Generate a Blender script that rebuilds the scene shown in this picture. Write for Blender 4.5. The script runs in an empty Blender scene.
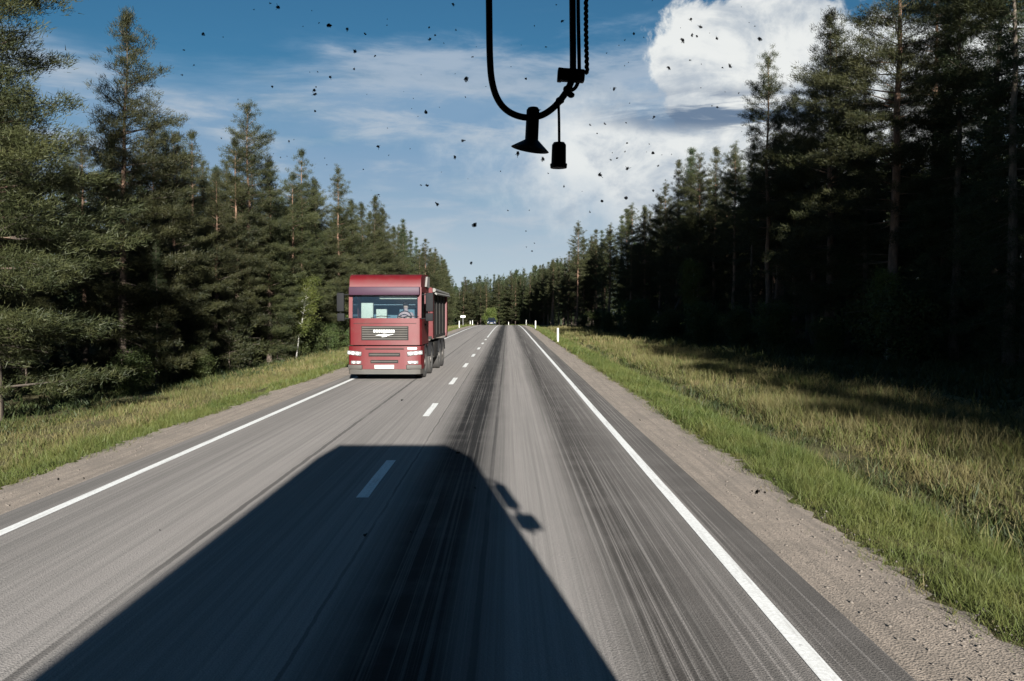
import bpy, bmesh, math, random
import numpy as np
from mathutils import Vector, Matrix
R = math.radians
S = bpy.context.scene
COL = S.collection
random.seed(7)

# ------------------------------------------------------------------ camera
FPX = 900.0
CAMZ = 2.2
cam_d = bpy.data.cameras.new('camera')
cam_d.sensor_width = 36.0
cam_d.lens = 36.0 * FPX / 1024.0
cam_d.clip_start = 0.02
cam_d.clip_end = 8000
cam = bpy.data.objects.new('camera', cam_d)
COL.objects.link(cam)
cam.location = (0, 0, CAMZ)
cam.rotation_euler = (R(90) - math.atan(29.5 / FPX), 0, -math.atan(4.0 / FPX))
S.camera = cam

# ------------------------------------------------------------------ sun, sky, exposure
SUN_EL = R(15.6)
SUN_AZ = R(8.3)            # sun stands behind the camera, this far to the right
sd = bpy.data.lights.new('sun', 'SUN')
sd.energy = 5.0
sd.angle = R(0.5)
sd.color = (1.0, 0.945, 0.895)
sun = bpy.data.objects.new('sun', sd)
COL.objects.link(sun)
travel = Vector((-math.sin(SUN_AZ) * math.cos(SUN_EL), math.cos(SUN_AZ) * math.cos(SUN_EL), -math.sin(SUN_EL)))
sun.rotation_euler = travel.to_track_quat('-Z', 'Y').to_euler()
sun.location = (10, -30, 30)

S.view_settings.view_transform = 'Standard'
S.view_settings.look = 'None'
S.view_settings.gamma = 1
S.view_settings.use_curve_mapping = False
S.view_settings.exposure = 1.9
S.cycles.max_bounces = 6
S.cycles.transparent_max_bounces = 12
S.cycles.diffuse_bounces = 2
S.cycles.glossy_bounces = 3
S.cycles.transmission_bounces = 4


class NT:
    """small helper for node trees"""
    def __init__(s, tree):
        s.t = tree
    def n(s, typ, **kw):
        nd = s.t.nodes.new(typ)
        for k, v in kw.items():
            setattr(nd, k, v)
        return nd
    def l(s, a, b):
        s.t.links.new(a, b)
    def val(s, sock, x):
        if isinstance(x, (int, float)):
            sock.default_value = x
        elif isinstance(x, (tuple, list)):
            sock.default_value = x
        else:
            s.l(x, sock)
    def math(s, op, a, b=None, c=None, clamp=False):
        nd = s.n('ShaderNodeMath', operation=op)
        nd.use_clamp = clamp
        s.val(nd.inputs[0], a)
        if b is not None: s.val(nd.inputs[1], b)
        if c is not None: s.val(nd.inputs[2], c)
        return nd.outputs[0]
    def mix(s, f, a, b, mode='MIX'):
        nd = s.n('ShaderNodeMix', data_type='RGBA', blend_type=mode)
        s.val(nd.inputs[0], f)
        for k, x in ((6, a), (7, b)):
            if isinstance(x, tuple) and len(x) == 3: x = x + (1,)
            s.val(nd.inputs[k], x)
        return nd.outputs[2]
    def noise(s, vec, scale, detail=4, rough=0.55, dist=0.0):
        nd = s.n('ShaderNodeTexNoise')
        nd.inputs['Scale'].default_value = scale
        nd.inputs['Detail'].default_value = detail
        nd.inputs['Roughness'].default_value = rough
        nd.inputs['Distortion'].default_value = dist
        if vec is not None: s.l(vec, nd.inputs['Vector'])
        return nd.outputs[0]
    def mapping(s, vec, scale=(1, 1, 1), loc=(0, 0, 0)):
        nd = s.n('ShaderNodeMapping')
        nd.inputs['Scale'].default_value = scale
        nd.inputs['Location'].default_value = loc
        s.l(vec, nd.inputs['Vector'])
        return nd.outputs[0]
    def sm(s, x, a, b, lo=0.0, hi=1.0):
        nd = s.n('ShaderNodeMapRange', interpolation_type='SMOOTHSTEP')
        s.val(nd.inputs[0], x)
        nd.inputs[1].default_value = a
        nd.inputs[2].default_value = b
        nd.inputs[3].default_value = lo
        nd.inputs[4].default_value = hi
        return nd.outputs[0]
    def ramp(s, x, stops):
        nd = s.n('ShaderNodeValToRGB')
        e = nd.color_ramp.elements
        e.remove(e[1])
        for k, (p, c) in enumerate(stops):
            q = e[0] if k == 0 else e.new(p)
            q.position = p
            q.color = (c, c, c, 1) if isinstance(c, (int, float)) else tuple(c) + (1,)
        s.l(x, nd.inputs[0])
        return nd.outputs[0]


W = bpy.data.worlds.new('World')
S.world = W
W.use_nodes = True
W.node_tree.nodes.clear()
w = NT(W.node_tree)
sky = w.n('ShaderNodeTexSky', sky_type='NISHITA')
sky.sun_disc = False
sky.sun_elevation = SUN_EL
sky.sun_rotation = R(180) - SUN_AZ
sky.altitude = 100
sky.air_density = 1.0
sky.dust_density = 0.6
sky.ozone_density = 3.0
tc = w.n('ShaderNodeTexCoord')
D = tc.outputs['Generated']
sx = w.n('ShaderNodeSeparateXYZ'); w.l(D, sx.inputs[0])
az = w.math('ARCTAN2', sx.outputs[0], sx.outputs[1])       # to the right of the road
el = w.math('ARCSINE', sx.outputs[2])
# layered, stretched veils low in the sky all the way round
vl = w.mapping(D, (2.2, 2.2, 11.0), (0.35, 0.1, 0.4))
veil_n = w.noise(vl, 1.3, 8, 0.56, 0.3)
fine = w.noise(w.mapping(D, (4, 4, 17), (1, 2, 0)), 2.0, 9, 0.60, 0.3)
edge = w.math('ADD', el, w.math('MULTIPLY', w.math('SUBTRACT', fine, 0.5), 0.16))
veil_m = w.math('MULTIPLY', w.sm(veil_n, 0.30, 0.52), w.sm(edge, 0.24, 0.30, 1.0, 0.0))
low_m = w.math('MULTIPLY', w.sm(edge, 0.13, 0.28, 0.97, 0.0), w.sm(veil_n, 0.2, 0.6, 0.8, 1.0))
low_c = w.mix(w.sm(el, 0.0, 0.19), (2.6, 3.0, 3.4), (1.15, 1.80, 2.70))
veil_c = w.mix(w.sm(fine, 0.44, 0.72), low_c, (2.5, 2.75, 3.2))
rim = w.math('MULTIPLY', w.math('MULTIPLY', w.sm(edge, 0.195, 0.245), w.sm(edge, 0.29, 0.255)), w.sm(veil_n, 0.36, 0.52))
veil_c = w.mix(w.math('MULTIPLY', rim, 0.55), veil_c, (2.9, 3.0, 3.35))
# towering cumulus to the right of the road
def blob(a0, e0, ra, re):
    da = w.math('DIVIDE', w.math('SUBTRACT', az, a0), ra)
    de = w.math('DIVIDE', w.math('SUBTRACT', el, e0), re)
    return w.math('SQRT', w.math('ADD', w.math('MULTIPLY', da, da), w.math('MULTIPLY', de, de)))
cn = w.noise(D, 9.0, 12, 0.60, 0.2)
cn2 = w.noise(w.mapping(D, (1, 1, 1.7), (3, 1, 2)), 11.0, 10, 0.62, 0.5)
cn3 = w.noise(w.mapping(D, (1, 1, 1.3), (6, 1, 5)), 30.0, 6, 0.6, 0.3)
def cblob(a0, e0, ra, re, wob=1.4, soft=0.16):
    d = blob(a0, e0, ra, re)
    d = w.math('ADD', d, w.math('MULTIPLY', w.math('SUBTRACT', 0.5, cn), wob))
    return w.sm(d, 0.95 - soft, 0.95 + soft, 1.0, 0.0)
c_a = cblob(0.275, 0.250, 0.130, 0.088, 1.5, 0.06)
c_d = cblob(0.40, 0.215, 0.125, 0.090, 1.5, 0.08)
c_b = cblob(0.27, 0.155, 0.24, 0.088, 1.9, 0.45)
cum = w.math('MAXIMUM', w.math('MAXIMUM', c_a, c_d), w.math('MULTIPLY', c_b, 0.95))
bright = w.math('MULTIPLY', w.sm(w.math('ADD', w.math('MULTIPLY', cn2, 0.75), w.math('MULTIPLY', cn3, 0.25)), 0.34, 0.56), w.sm(el, 0.05, 0.19, 0.55, 1.0))
cum_c = w.mix(bright, (2.4, 2.6, 3.0), (4.5, 4.4, 4.4))
# grey flat band through its middle
band_n = w.noise(w.mapping(D, (3, 3, 22)), 2.4, 7, 0.6, 0.6)
band = w.math('MULTIPLY', w.sm(blob(0.235, 0.212, 0.14, 0.022), 0.45, 1.35, 1.0, 0.0), w.sm(band_n, 0.36, 0.54))
cum_c = w.mix(band, cum_c, (0.75, 1.05, 1.6))
skyc = w.mix(1.0, sky.outputs[0], (0.150, 0.285, 0.33), 'MULTIPLY')
c = w.mix(low_m, skyc, low_c)
c = w.mix(w.math('MULTIPLY', veil_m, 0.85), c, veil_c)
c = w.mix(w.math('MULTIPLY', cum, 0.95), c, cum_c)
bg = w.n('ShaderNodeBackground')
bg.inputs[1].default_value = 0.057
w.l(c, bg.inputs[0])
wo = w.n('ShaderNodeOutputWorld'); w.l(bg.outputs[0], wo.inputs[0])


# ------------------------------------------------------------------ helpers
def tag(o, label=None, cat=None, group=None, kind=None):
    if label: o['label'] = label
    if cat: o['category'] = cat
    if group: o['group'] = group
    if kind: o['kind'] = kind
    return o

def link(name, me, m=None, parent=None, loc=(0, 0, 0)):
    o = bpy.data.objects.new(name, me)
    COL.objects.link(o)
    if m is not None and me is not None and len(me.materials) == 0: me.materials.append(m)
    o.location = loc
    if parent is not None: o.parent = parent
    return o

def root(name, loc=(0, 0, 0), rz=0, label=None, cat=None, group=None):
    o = bpy.data.objects.new(name, None)
    COL.objects.link(o)
    o.empty_display_size = 0.3
    o.location = loc
    o.rotation_euler.z = rz
    return tag(o, label, cat, group)

def np_mesh(name, V, F, smooth=False):
    """V (n,3), F (m,k) with constant k"""
    V = np.asarray(V, dtype=np.float32); F = np.asarray(F, dtype=np.int32)
    me = bpy.data.meshes.new(name)
    me.vertices.add(len(V)); me.vertices.foreach_set('co', V.ravel())
    k = F.shape[1]
    me.loops.add(F.size); me.loops.foreach_set('vertex_index', F.ravel())
    me.polygons.add(len(F))
    me.polygons.foreach_set('loop_start', np.arange(0, F.size, k, dtype=np.int32))
    me.polygons.foreach_set('loop_total', np.full(len(F), k, dtype=np.int32))
    if smooth: me.polygons.foreach_set('use_smooth', np.ones(len(F), dtype=bool))
    me.update(calc_edges=True)
    return me

class MB:
    """bmesh collector"""
    def __init__(s): s.bm = bmesh.new()
    def box(s, x0, x1, y0, y1, z0, z1, bev=0.0, seg=2, mat=None):
        r = bmesh.ops.create_cube(s.bm, size=1)
        vs = r['verts']
        for v in vs:
            v.co = Vector((x0 + (v.co.x + .5) * (x1 - x0), y0 + (v.co.y + .5) * (y1 - y0), z0 + (v.co.z + .5) * (z1 - z0)))
        if bev > 0:
            es = list({e for v in vs for e in v.link_edges})
            r2 = bmesh.ops.bevel(s.bm, geom=es, offset=bev, segments=seg, profile=0.5, affect='EDGES')
            vs = list({v for f in r2['faces'] for v in f.verts} | {v for v in vs if v.is_valid})
        if mat is not None:
            for v in vs: v.co = mat @ v.co
        return vs
    def cyl(s, p0, p1, r0, r1=None, n=12, caps=True):
        p0 = Vector(p0); p1 = Vector(p1)
        if r1 is None: r1 = r0
        ax = (p1 - p0); L = ax.length
        q = ax.to_track_quat('Z', 'Y').to_matrix().to_4x4()
        M = Matrix.Translation((p0 + p1) / 2) @ q
        bmesh.ops.create_cone(s.bm, cap_ends=caps, segments=n, radius1=r0, radius2=r1, depth=L, matrix=M)
    def prism(s, poly, axis, a, b):
        """polygon in the two other axes swept along axis from a to b"""
        def P(u, v, t):
            return (t, u, v) if axis == 'x' else ((u, t, v) if axis == 'y' else (u, v, t))
        A = [s.bm.verts.new(P(u, v, a)) for u, v in poly]
        B = [s.bm.verts.new(P(u, v, b)) for u, v in poly]
        n = len(poly)
        for i in range(n):
            s.bm.faces.new((A[i], A[(i + 1) % n], B[(i + 1) % n], B[i]))
        s.bm.faces.new(list(reversed(A))); s.bm.faces.new(B)
    def tube(s, pts, r, n=8, closed=False):
        pts = [Vector(p) for p in pts]
        rings = []
        up = Vector((0, 0, 1))
        for i, p in enumerate(pts):
            t = (pts[min(i + 1, len(pts) - 1)] - pts[max(i - 1, 0)]).normalized()
            a = t.cross(Vector((0, 1, 0)))
            if a.length < 0.1: a = t.cross(Vector((1, 0, 0)))
            a.normalize(); b = t.cross(a)
            rr = r[i] if isinstance(r, (list, tuple)) else r
            rings.append([s.bm.verts.new(p + rr * (math.cos(2 * math.pi * k / n) * a + math.sin(2 * math.pi * k / n) * b)) for k in range(n)])
        for i in range(len(rings) - 1):
            for k in range(n):
                s.bm.faces.new((rings[i][k], rings[i][(k + 1) % n], rings[i + 1][(k + 1) % n], rings[i + 1][k]))
        s.bm.faces.new(list(reversed(rings[0]))); s.bm.faces.new(rings[-1])
    def ball(s, c, r, sub=2, scale=(1, 1, 1)):
        M = Matrix.Translation(c) @ Matrix.Diagonal((scale[0], scale[1], scale[2], 1))
        bmesh.ops.create_icosphere(s.bm, subdivisions=sub, radius=r, matrix=M)
    def mesh(s, name, smooth=None):
        bmesh.ops.recalc_face_normals(s.bm, faces=s.bm.faces)
        me = bpy.data.meshes.new(name)
        s.bm.to_mesh(me); s.bm.free()
        if smooth is not None:
            me.polygons.foreach_set('use_smooth', [True] * len(me.polygons))
            try: me.set_sharp_from_angle(angle=R(smooth))
            except Exception: pass
        return me
    def build(s, name, m, parent=None, smooth=35, loc=(0, 0, 0)):
        return link(name, s.mesh(name, smooth), m, parent, loc)

def copy_tree(o, parent=None):
    c = o.copy(); COL.objects.link(c)
    if parent is not None: c.parent = parent
    for ch in list(o.children): copy_tree(ch, c)
    return c


# ------------------------------------------------------------------ materials
def material(name):
    m = bpy.data.materials.new(name); m.use_nodes = True
    t = NT(m.node_tree)
    return m, t, m.node_tree.nodes['Principled BSDF']

def simple(name, col, rough=0.5, metal=0.0, var=0.15, scale=8.0, bump=0.0, coat=0.0, dirt=None, emit=0.0, spec=None):
    m, t, p = material(name)
    g = t.n('ShaderNodeTexCoord').outputs['Object']
    n = t.noise(g, scale, 5, 0.6)
    a = tuple(c * (1 - var) for c in col); b = tuple(min(1, c * (1 + var)) for c in col)
    c = t.mix(n, a, b)
    if dirt:
        d = t.noise(g, 2.3, 6, 0.65)
        c = t.mix(t.math('MULTIPLY', t.sm(d, 0.42, 0.72), dirt[1]), c, dirt[0])
    t.l(c, p.inputs['Base Color'])
    p.inputs['Roughness'].default_value = rough
    p.inputs['Metallic'].default_value = metal
    if coat: p.inputs['Coat Weight'].default_value = coat; p.inputs['Coat Roughness'].default_value = 0.1
    if spec is not None: p.inputs['Specular IOR Level'].default_value = spec
    if bump:
        b_ = t.n('ShaderNodeBump'); b_.inputs['Strength'].default_value = bump; b_.inputs['Distance'].default_value = 0.02
        t.l(t.noise(g, scale * 4, 5, 0.7), b_.inputs['Height']); t.l(b_.outputs[0], p.inputs['Normal'])
    if emit:
        t.l(c, p.inputs['Emission Color']); p.inputs['Emission Strength'].default_value = emit
    return m

def glass(name, tint, refl=1.0, rough=0.02):
    m = bpy.data.materials.new(name); m.use_nodes = True
    t = NT(m.node_tree); m.node_tree.nodes.clear()
    tr = t.n('ShaderNodeBsdfTransparent'); tr.inputs[0].default_value = tint + (1,)
    gl = t.n('ShaderNodeBsdfGlossy'); gl.inputs['Roughness'].default_value = rough
    fr = t.n('ShaderNodeFresnel'); fr.inputs[0].default_value = 1.45
    mx = t.n('ShaderNodeMixShader')
    t.l(t.math('MULTIPLY', fr.outputs[0], refl, clamp=True), mx.inputs[0]); t.l(tr.outputs[0], mx.inputs[1]); t.l(gl.outputs[0], mx.inputs[2])
    o = t.n('ShaderNodeOutputMaterial'); t.l(mx.outputs[0], o.inputs[0])
    return m

def leafy(name, c0, c1, c2, trans=0.25, scale=0.6, rnd=0.35, rough=0.6):
    """needles / leaves: hue wanders through the crown and from tree to tree"""
    m = bpy.data.materials.new(name); m.use_nodes = True
    t = NT(m.node_tree); m.node_tree.nodes.clear()
    g = t.n('ShaderNodeTexCoord').outputs['Object']
    oi = t.n('ShaderNodeObjectInfo')
    n1 = t.noise(g, scale, 3, 0.6); n2 = t.noise(g, scale * 7, 2, 0.6)
    c = t.mix(t.sm(n1, 0.35, 0.68), c0, c1)
    c = t.mix(t.math('MULTIPLY', t.sm(n2, 0.45, 0.72), 0.6), c, c2)
    hs = t.n('ShaderNodeHueSaturation')
    t.l(t.math('MULTIPLY_ADD', oi.outputs['Random'], 0.03, 0.485), hs.inputs['Hue'])
    t.l(t.math('MULTIPLY_ADD', oi.outputs['Random'], rnd, 1 - rnd / 2), hs.inputs['Value'])
    t.l(c, hs.inputs['Color'])
    d = t.n('ShaderNodeBsdfPrincipled'); d.inputs['Roughness'].default_value = rough
    d.inputs['Specular IOR Level'].default_value = 0.25
    t.l(hs.outputs[0], d.inputs['Base Color'])
    tl = t.n('ShaderNodeBsdfTranslucent'); t.l(hs.outputs[0], tl.inputs[0])
    mx = t.n('ShaderNodeMixShader'); mx.inputs[0].default_value = trans
    t.l(d.outputs[0], mx.inputs[1]); t.l(tl.outputs[0], mx.inputs[2])
    o = t.n('ShaderNodeOutputMaterial'); t.l(mx.outputs[0], o.inputs[0])
    return m

M_pine = leafy('pine needles', (.012, .016, .0055), (.031, .0335, .0115), (.058, .055, .020), .12)
M_spruce = leafy('spruce needles', (.014, .025, .010), (.030, .040, .015), (.046, .052, .019), .15)
M_leaf = leafy('birch leaves', (.045, .065, .014), (.080, .095, .022), (.10, .11, .03), 0.3)
M_shrub = leafy('shrub leaves', (.028, .042, .013), (.050, .064, .019), (.070, .078, .025), 0.22, 1.2)
M_grass = leafy('green grass', (.046, .066, .015), (.078, .092, .024), (.115, .105, .034), 0.3, 0.35, 0.0)
M_dry = leafy('dry grass', (.090, .086, .032), (.145, .118, .052), (.070, .078, .020), 0.3, 0.3, 0.0)
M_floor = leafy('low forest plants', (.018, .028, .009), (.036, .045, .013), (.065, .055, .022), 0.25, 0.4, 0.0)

def bark(name, low, high, z0, z1, marks=None):
    m, t, p = material(name)
    g = t.n('ShaderNodeTexCoord').outputs['Object']
    sp = t.n('ShaderNodeSeparateXYZ'); t.l(g, sp.inputs[0])
    n = t.noise(t.mapping(g, (9, 9, 2.2)), 1.6, 6, 0.7)
    zz = t.math('ADD', sp.outputs[2], t.math('MULTIPLY', n, 1.5))
    c = t.mix(t.sm(zz, z0, z1), low, high)
    c = t.mix(t.sm(n, 0.40, 0.62, 0.55, 0.0), c, tuple(x * .35 for x in low))
    rr = t.math('SQRT', t.math('ADD', t.math('MULTIPLY', sp.outputs[0], sp.outputs[0]), t.math('MULTIPLY', sp.outputs[1], sp.outputs[1])))
    c = t.mix(t.sm(rr, .24, .5), c, (.055, .043, .034))
    if marks:
        n3 = t.noise(t.mapping(g, (2.5, 2.5, 16)), 1.0, 3, 0.6)
        c = t.mix(t.sm(n3, 0.60, 0.66), c, marks)
    t.l(c, p.inputs['Base Color']); p.inputs['Roughness'].default_value = 0.9
    b = t.n('ShaderNodeBump'); b.inputs['Strength'].default_value = 0.8; b.inputs['Distance'].default_value = 0.03
    t.l(n, b.inputs['Height']); t.l(b.outputs[0], p.inputs['Normal'])
    return m

M_bark = bark('pine bark', (.095, .070, .055), (.155, .088, .056), 3.0, 6.5)
M_sbark = bark('spruce bark', (.085, .068, .055), (.11, .085, .065), 2, 6)
M_birch = bark('birch bark', (.26, .245, .22), (.33, .315, .29), 0.2, 1.2, (.05, .045, .04))
M_dead = bark('dead wood', (.30, .26, .22), (.34, .30, .25), 0, 1)

# asphalt: worn grey lanes, bitumen bleeding in the wheel tracks, sealed seams
def asphalt():
    m, t, p = material('worn asphalt')
    g = t.n('ShaderNodeTexCoord').outputs['Object']
    sp = t.n('ShaderNodeSeparateXYZ'); t.l(g, sp.inputs[0])
    wob = t.noise(t.mapping(g, (.4, .22, 1)), 1.0, 4, 0.6)
    wob2 = t.noise(t.mapping(g, (1.0, 1.1, 1), (4, 2, 0)), 1.0, 5, 0.65)
    x = t.math('ADD', sp.outputs[0], t.math('MULTIPLY', t.math('SUBTRACT', wob, 0.5), 0.16))
    fine = t.noise(g, 55.0, 4, 0.75)
    agg = t.n('ShaderNodeTexVoronoi'); agg.inputs['Scale'].default_value = 75.0; t.l(g, agg.inputs['Vector'])
    mott = t.noise(g, 0.9, 6, 0.6)
    st = t.noise(t.mapping(g, (14, .05, 1)), 1.0, 5, 0.7)          # long wear streaks along the lane
    st2 = t.noise(t.mapping(g, (38, .11, 1), (7, 3, 0)), 1.0, 4, 0.65)
    base = t.mix(mott, (.254, .227, .213), (.316, .285, .268))
    base = t.mix(t.sm(st, 0.38, 0.66), base, (.208, .190, .178))
    base = t.mix(t.math('MULTIPLY', t.sm(st2, 0.46, 0.70), 0.5), base, (.33, .302, .282))
    base = t.mix(t.math('MULTIPLY', t.sm(fine, 0.35, 0.75), 0.45), base, (.115, .108, .104))
    base = t.mix(t.math('MULTIPLY', t.sm(agg.outputs['Distance'], 0.0, 0.45, 1.0, 0.0), 0.35), base, (.30, .285, .27))
    fr = t.math('DIVIDE', t.math('ADD', x, 6.0), 9.0)
    def pos(v): return (v + 6.0) / 9.0
    # bitumen in our own lane: strong left track, paler broken right track
    left = t.ramp(fr, [(pos(-1.40), 0.0), (pos(-1.12), .50), (pos(-.92), .95), (pos(-.50), 1.0), (pos(-.34), .55), (pos(-.14), .34), (pos(.06), 0.0)])
    right = t.ramp(fr, [(pos(.55), 0.0), (pos(.80), .55), (pos(.98), .95), (pos(1.30), .80), (pos(1.70), .58), (pos(1.93), .35), (pos(2.02), .7), (pos(2.45), .75)])
    oth = t.ramp(fr, [(pos(-5.5), .55), (pos(-5.15), .55), (pos(-4.9), .28), (pos(-4.5), .34), (pos(-4.1), .08), (pos(-3.3), 0.0), (pos(-2.6), .16), (pos(-2.1), .12), (pos(-1.8), 0.0)])
    s1 = t.sm(st, 0.22, 0.60)
    s2 = t.sm(t.noise(t.mapping(g, (26, .07, 1), (1, 9, 0)), 1.0, 6, 0.75), 0.36, 0.52)
    brk = t.sm(wob2, 0.25, 0.6, 0.82, 1.0)
    ml = t.math('MULTIPLY', t.math('MULTIPLY', left, t.math('MULTIPLY_ADD', s2, 0.40, 0.68)), brk, clamp=True)
    mr = t.math('MULTIPLY', t.math('MULTIPLY', right, t.math('MULTIPLY_ADD', s2, 0.75, 0.25)), brk, clamp=True)
    mo = t.math('MULTIPLY', oth, t.math('MULTIPLY_ADD', s1, 0.6, 0.4), clamp=True)
    c = t.mix(t.math('MULTIPLY', ml, 0.97), base, (.012, .0115, .0115))
    c = t.mix(t.math('MULTIPLY', mr, 0.93), c, (.027, .0235, .021))
    c = t.mix(t.math('MULTIPLY', mo, 0.9), c, (.075, .070, .067))
    # thin streaks that run beside the left track
    # sealed seams
    def seam(x0, hw, amp):
        xx = t.math('ADD', sp.outputs[0], t.math('MULTIPLY', t.math('SUBTRACT', wob2, 0.5), amp))
        d = t.math('ABSOLUTE', t.math('SUBTRACT', xx, x0))
        return t.math('MULTIPLY', t.sm(d, hw * .5, hw, 1.0, 0.0), t.sm(wob, 0.30, 0.5, 0.3, 1.0))
    for x0, hw, amp, k in ((-2.98, .045, .06, .6), (-1.38, .020, .06, .5), (-.22, .035, .03, .55)):
        c = t.mix(t.math('MULTIPLY', seam(x0, hw, amp), k), c, (.030, .028, .028))
    t.l(c, p.inputs['Base Color'])
    t.l(t.math('MULTIPLY_ADD', t.math('MAXIMUM', ml, mr), -.05, 0.92), p.inputs['Roughness'])
    p.inputs['Specular IOR Level'].default_value = 0.12
    b = t.n('ShaderNodeBump'); b.inputs['Strength'].default_value = 0.35; b.inputs['Distance'].default_value = 0.01
    t.l(t.math('ADD', agg.outputs['Distance'], fine), b.inputs['Height']); t.l(b.outputs[0], p.inputs['Normal'])
    return m

def paint():
    m, t, p = material('road paint')
    g = t.n('ShaderNodeTexCoord').outputs['Object']
    n = t.noise(g, 30, 5, 0.7); n2 = t.noise(t.mapping(g, (12, .5, 1)), 1, 5, 0.7)
    c = t.mix(t.sm(n, .35, .7), (.74, .73, .715), (.56, .545, .53))
    c = t.mix(t.math('MULTIPLY', t.sm(n2, .50, .68), .55), c, (.34, .32, .305))
    n4 = t.noise(g, 9, 6, 0.75)
    c = t.mix(t.math('MULTIPLY', t.sm(n4, .60, .70), .7), c, (.24, .225, .215))
    t.l(c, p.inputs['Base Color']); p.inputs['Roughness'].default_value = .75
    return m

def gravel_mat():
    m, t, p = material('roadside gravel')
    g = t.n('ShaderNodeTexCoord').outputs['Object']
    v = t.n('ShaderNodeTexVoronoi'); v.inputs['Scale'].default_value = 60; t.l(g, v.inputs['Vector'])
    n = t.noise(g, 1.1, 6, 0.65)
    st = t.noise(t.mapping(g, (9, .25, 1)), 1.0, 5, 0.7)
    c = t.mix(v.outputs['Color'], (.19, .150, .120), (.34, .275, .225))
    c = t.mix(t.math('MULTIPLY', t.sm(n, .42, .68), .55), c, (.17, .14, .115))
    c = t.mix(t.math('MULTIPLY', t.sm(st, .44, .60), .6), c, (.150, .122, .100))
    c = t.mix(t.math('MULTIPLY', t.sm(t.noise(g, 26, 5, .75), .48, .68), .6), c, (.10, .082, .068))
    t.l(c, p.inputs['Base Color']); p.inputs['Roughness'].default_value = .95
    b = t.n('ShaderNodeBump'); b.inputs['Strength'].default_value = .45; b.inputs['Distance'].default_value = .012
    t.l(v.outputs['Distance'], b.inputs['Height']); t.l(b.outputs[0], p.inputs['Normal'])
    return m

def ground_mat():
    m, t, p = material('soil and thatch')
    g = t.n('ShaderNodeTexCoord').outputs['Object']
    n = t.noise(g, .8, 6, .65); n2 = t.noise(g, 7, 5, .7)
    c = t.mix(t.sm(n, .35, .65), (.075, .070, .032), (.115, .095, .052))
    c = t.mix(t.math('MULTIPLY', t.sm(n2, .45, .7), .6), c, (.05, .048, .022))
    t.l(c, p.inputs['Base Color']); p.inputs['Roughness'].default_value = 1
    p.inputs['Specular IOR Level'].default_value = 0.1
    b = t.n('ShaderNodeBump'); b.inputs['Strength'].default_value = .7; b.inputs['Distance'].default_value = .06
    t.l(n2, b.inputs['Height']); t.l(b.outputs[0], p.inputs['Normal'])
    return m

M_asph = asphalt(); M_paint = paint(); M_gravel = gravel_mat(); M_ground = ground_mat()
M_red = simple('red lorry paint', (.072, .0034, .0052), .5, 0, .12, 3, 0, .0, ((.070, .019, .017), .5), spec=.3)
M_dark = simple('dark dirty steel', (.014, .013, .0125), .8, 0, .3, 6, .2, 0, ((.030, .025, .020), .6), spec=.2)
M_grey = simple('dusty grey plastic', (.036, .032, .028), .7, 0, .2, 5, .1, 0, ((.055, .046, .038), .5))
M_black = simple('black plastic', (.010, .010, .011), .8, 0, .2, 20, spec=.15)
M_rubber = simple('dusty rubber tyre', (.028, .026, .025), .85, 0, .25, 12, .3, 0, ((.045, .038, .032), .5))
M_tarp = simple('grey tarpaulin', (.13, .122, .115), .8, 0, .2, 4, .3)
M_white = simple('white enamel', (.72, .72, .70), .5, 0, .05, 6)
M_lamp = simple('lit headlamp', (.35, .34, .32), .2, 0, .02, 6, emit=.25)
M_lens = simple('lamp lens', (.75, .75, .73), .15, 0, .04, 6)
M_hous = simple('headlamp housing glass', (.17, .17, .17), .25, .2, .1, 8)
M_plate = simple('number plate', (.34, .33, .31), .5, 0, .04, 10)
M_rim = simple('dull wheel rim', (.10, .09, .082), .6, .3, .2, 8, 0, 0, ((.06, .05, .045), .6))
M_visor = simple('smoked sun visor', (.030, .012, .024), .55, 0, .1, 4, spec=.25)
M_tglass = glass('truck windscreen glass', (.82, .89, .91), 3.5)
M_wglass = bpy.data.materials.new('clear windscreen glass'); M_wglass.use_nodes = True
_t = NT(M_wglass.node_tree); _t.t.nodes.clear()
_a = _t.n('ShaderNodeBsdfTransparent'); _a.inputs[0].default_value = (.95, .97, .96, 1)
_b = _t.n('ShaderNodeOutputMaterial'); _t.l(_a.outputs[0], _b.inputs[0])
M_dglass = simple('dark tinted glass', (.010, .012, .014), .06, 0, .1, 3)
M_blue = simple('dark blue car paint', (.005, .010, .026), .6, 0, .1, 4, spec=.2)
M_post = simple('weathered white post', (.44, .43, .40), .6, 0, .08, 9, 0, 0, ((.36, .34, .30), .5))
M_refl = simple('reflector', (.22, .20, .19), .3, 0, .1, 10)
M_steel = simple('galvanised pole', (.35, .35, .35), .45, .6, .1, 8)
M_skin = simple('skin', (.48, .30, .23), .6, 0, .08, 10)
M_shirt = simple('pale pink shirt', (.33, .20, .20), .8, 0, .1, 10)
M_hair = simple('short brown hair', (.05, .035, .025), .7, 0, .2, 30)
M_cream = simple('cream card', (.36, .33, .27), .7, 0, .06, 6)
M_int = simple('grey cab lining', (.085, .125, .15), .8, 0, .1, 6)
M_bug = simple('dried insect', (.030, .026, .022), .8, 0, .3, 300)
M_smear = bpy.data.materials.new('thin insect smear'); M_smear.use_nodes = True
_t = NT(M_smear.node_tree); _p = _t.t.nodes['Principled BSDF']; _p.inputs['Base Color'].default_value = (.05, .045, .04, 1); _p.inputs['Roughness'].default_value = .8
_p.inputs['Alpha'].default_value = .55
M_lorry = simple('lorry body paint', (.45, .45, .45), .5, 0, .05, 2)
M_cable = simple('black cable rubber', (.006, .006, .007), .55, 0, .1, 200, spec=.2)
M_plank = simple('grey weathered plank', (.30, .27, .22), .85, 0, .2, 6, .3)

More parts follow.
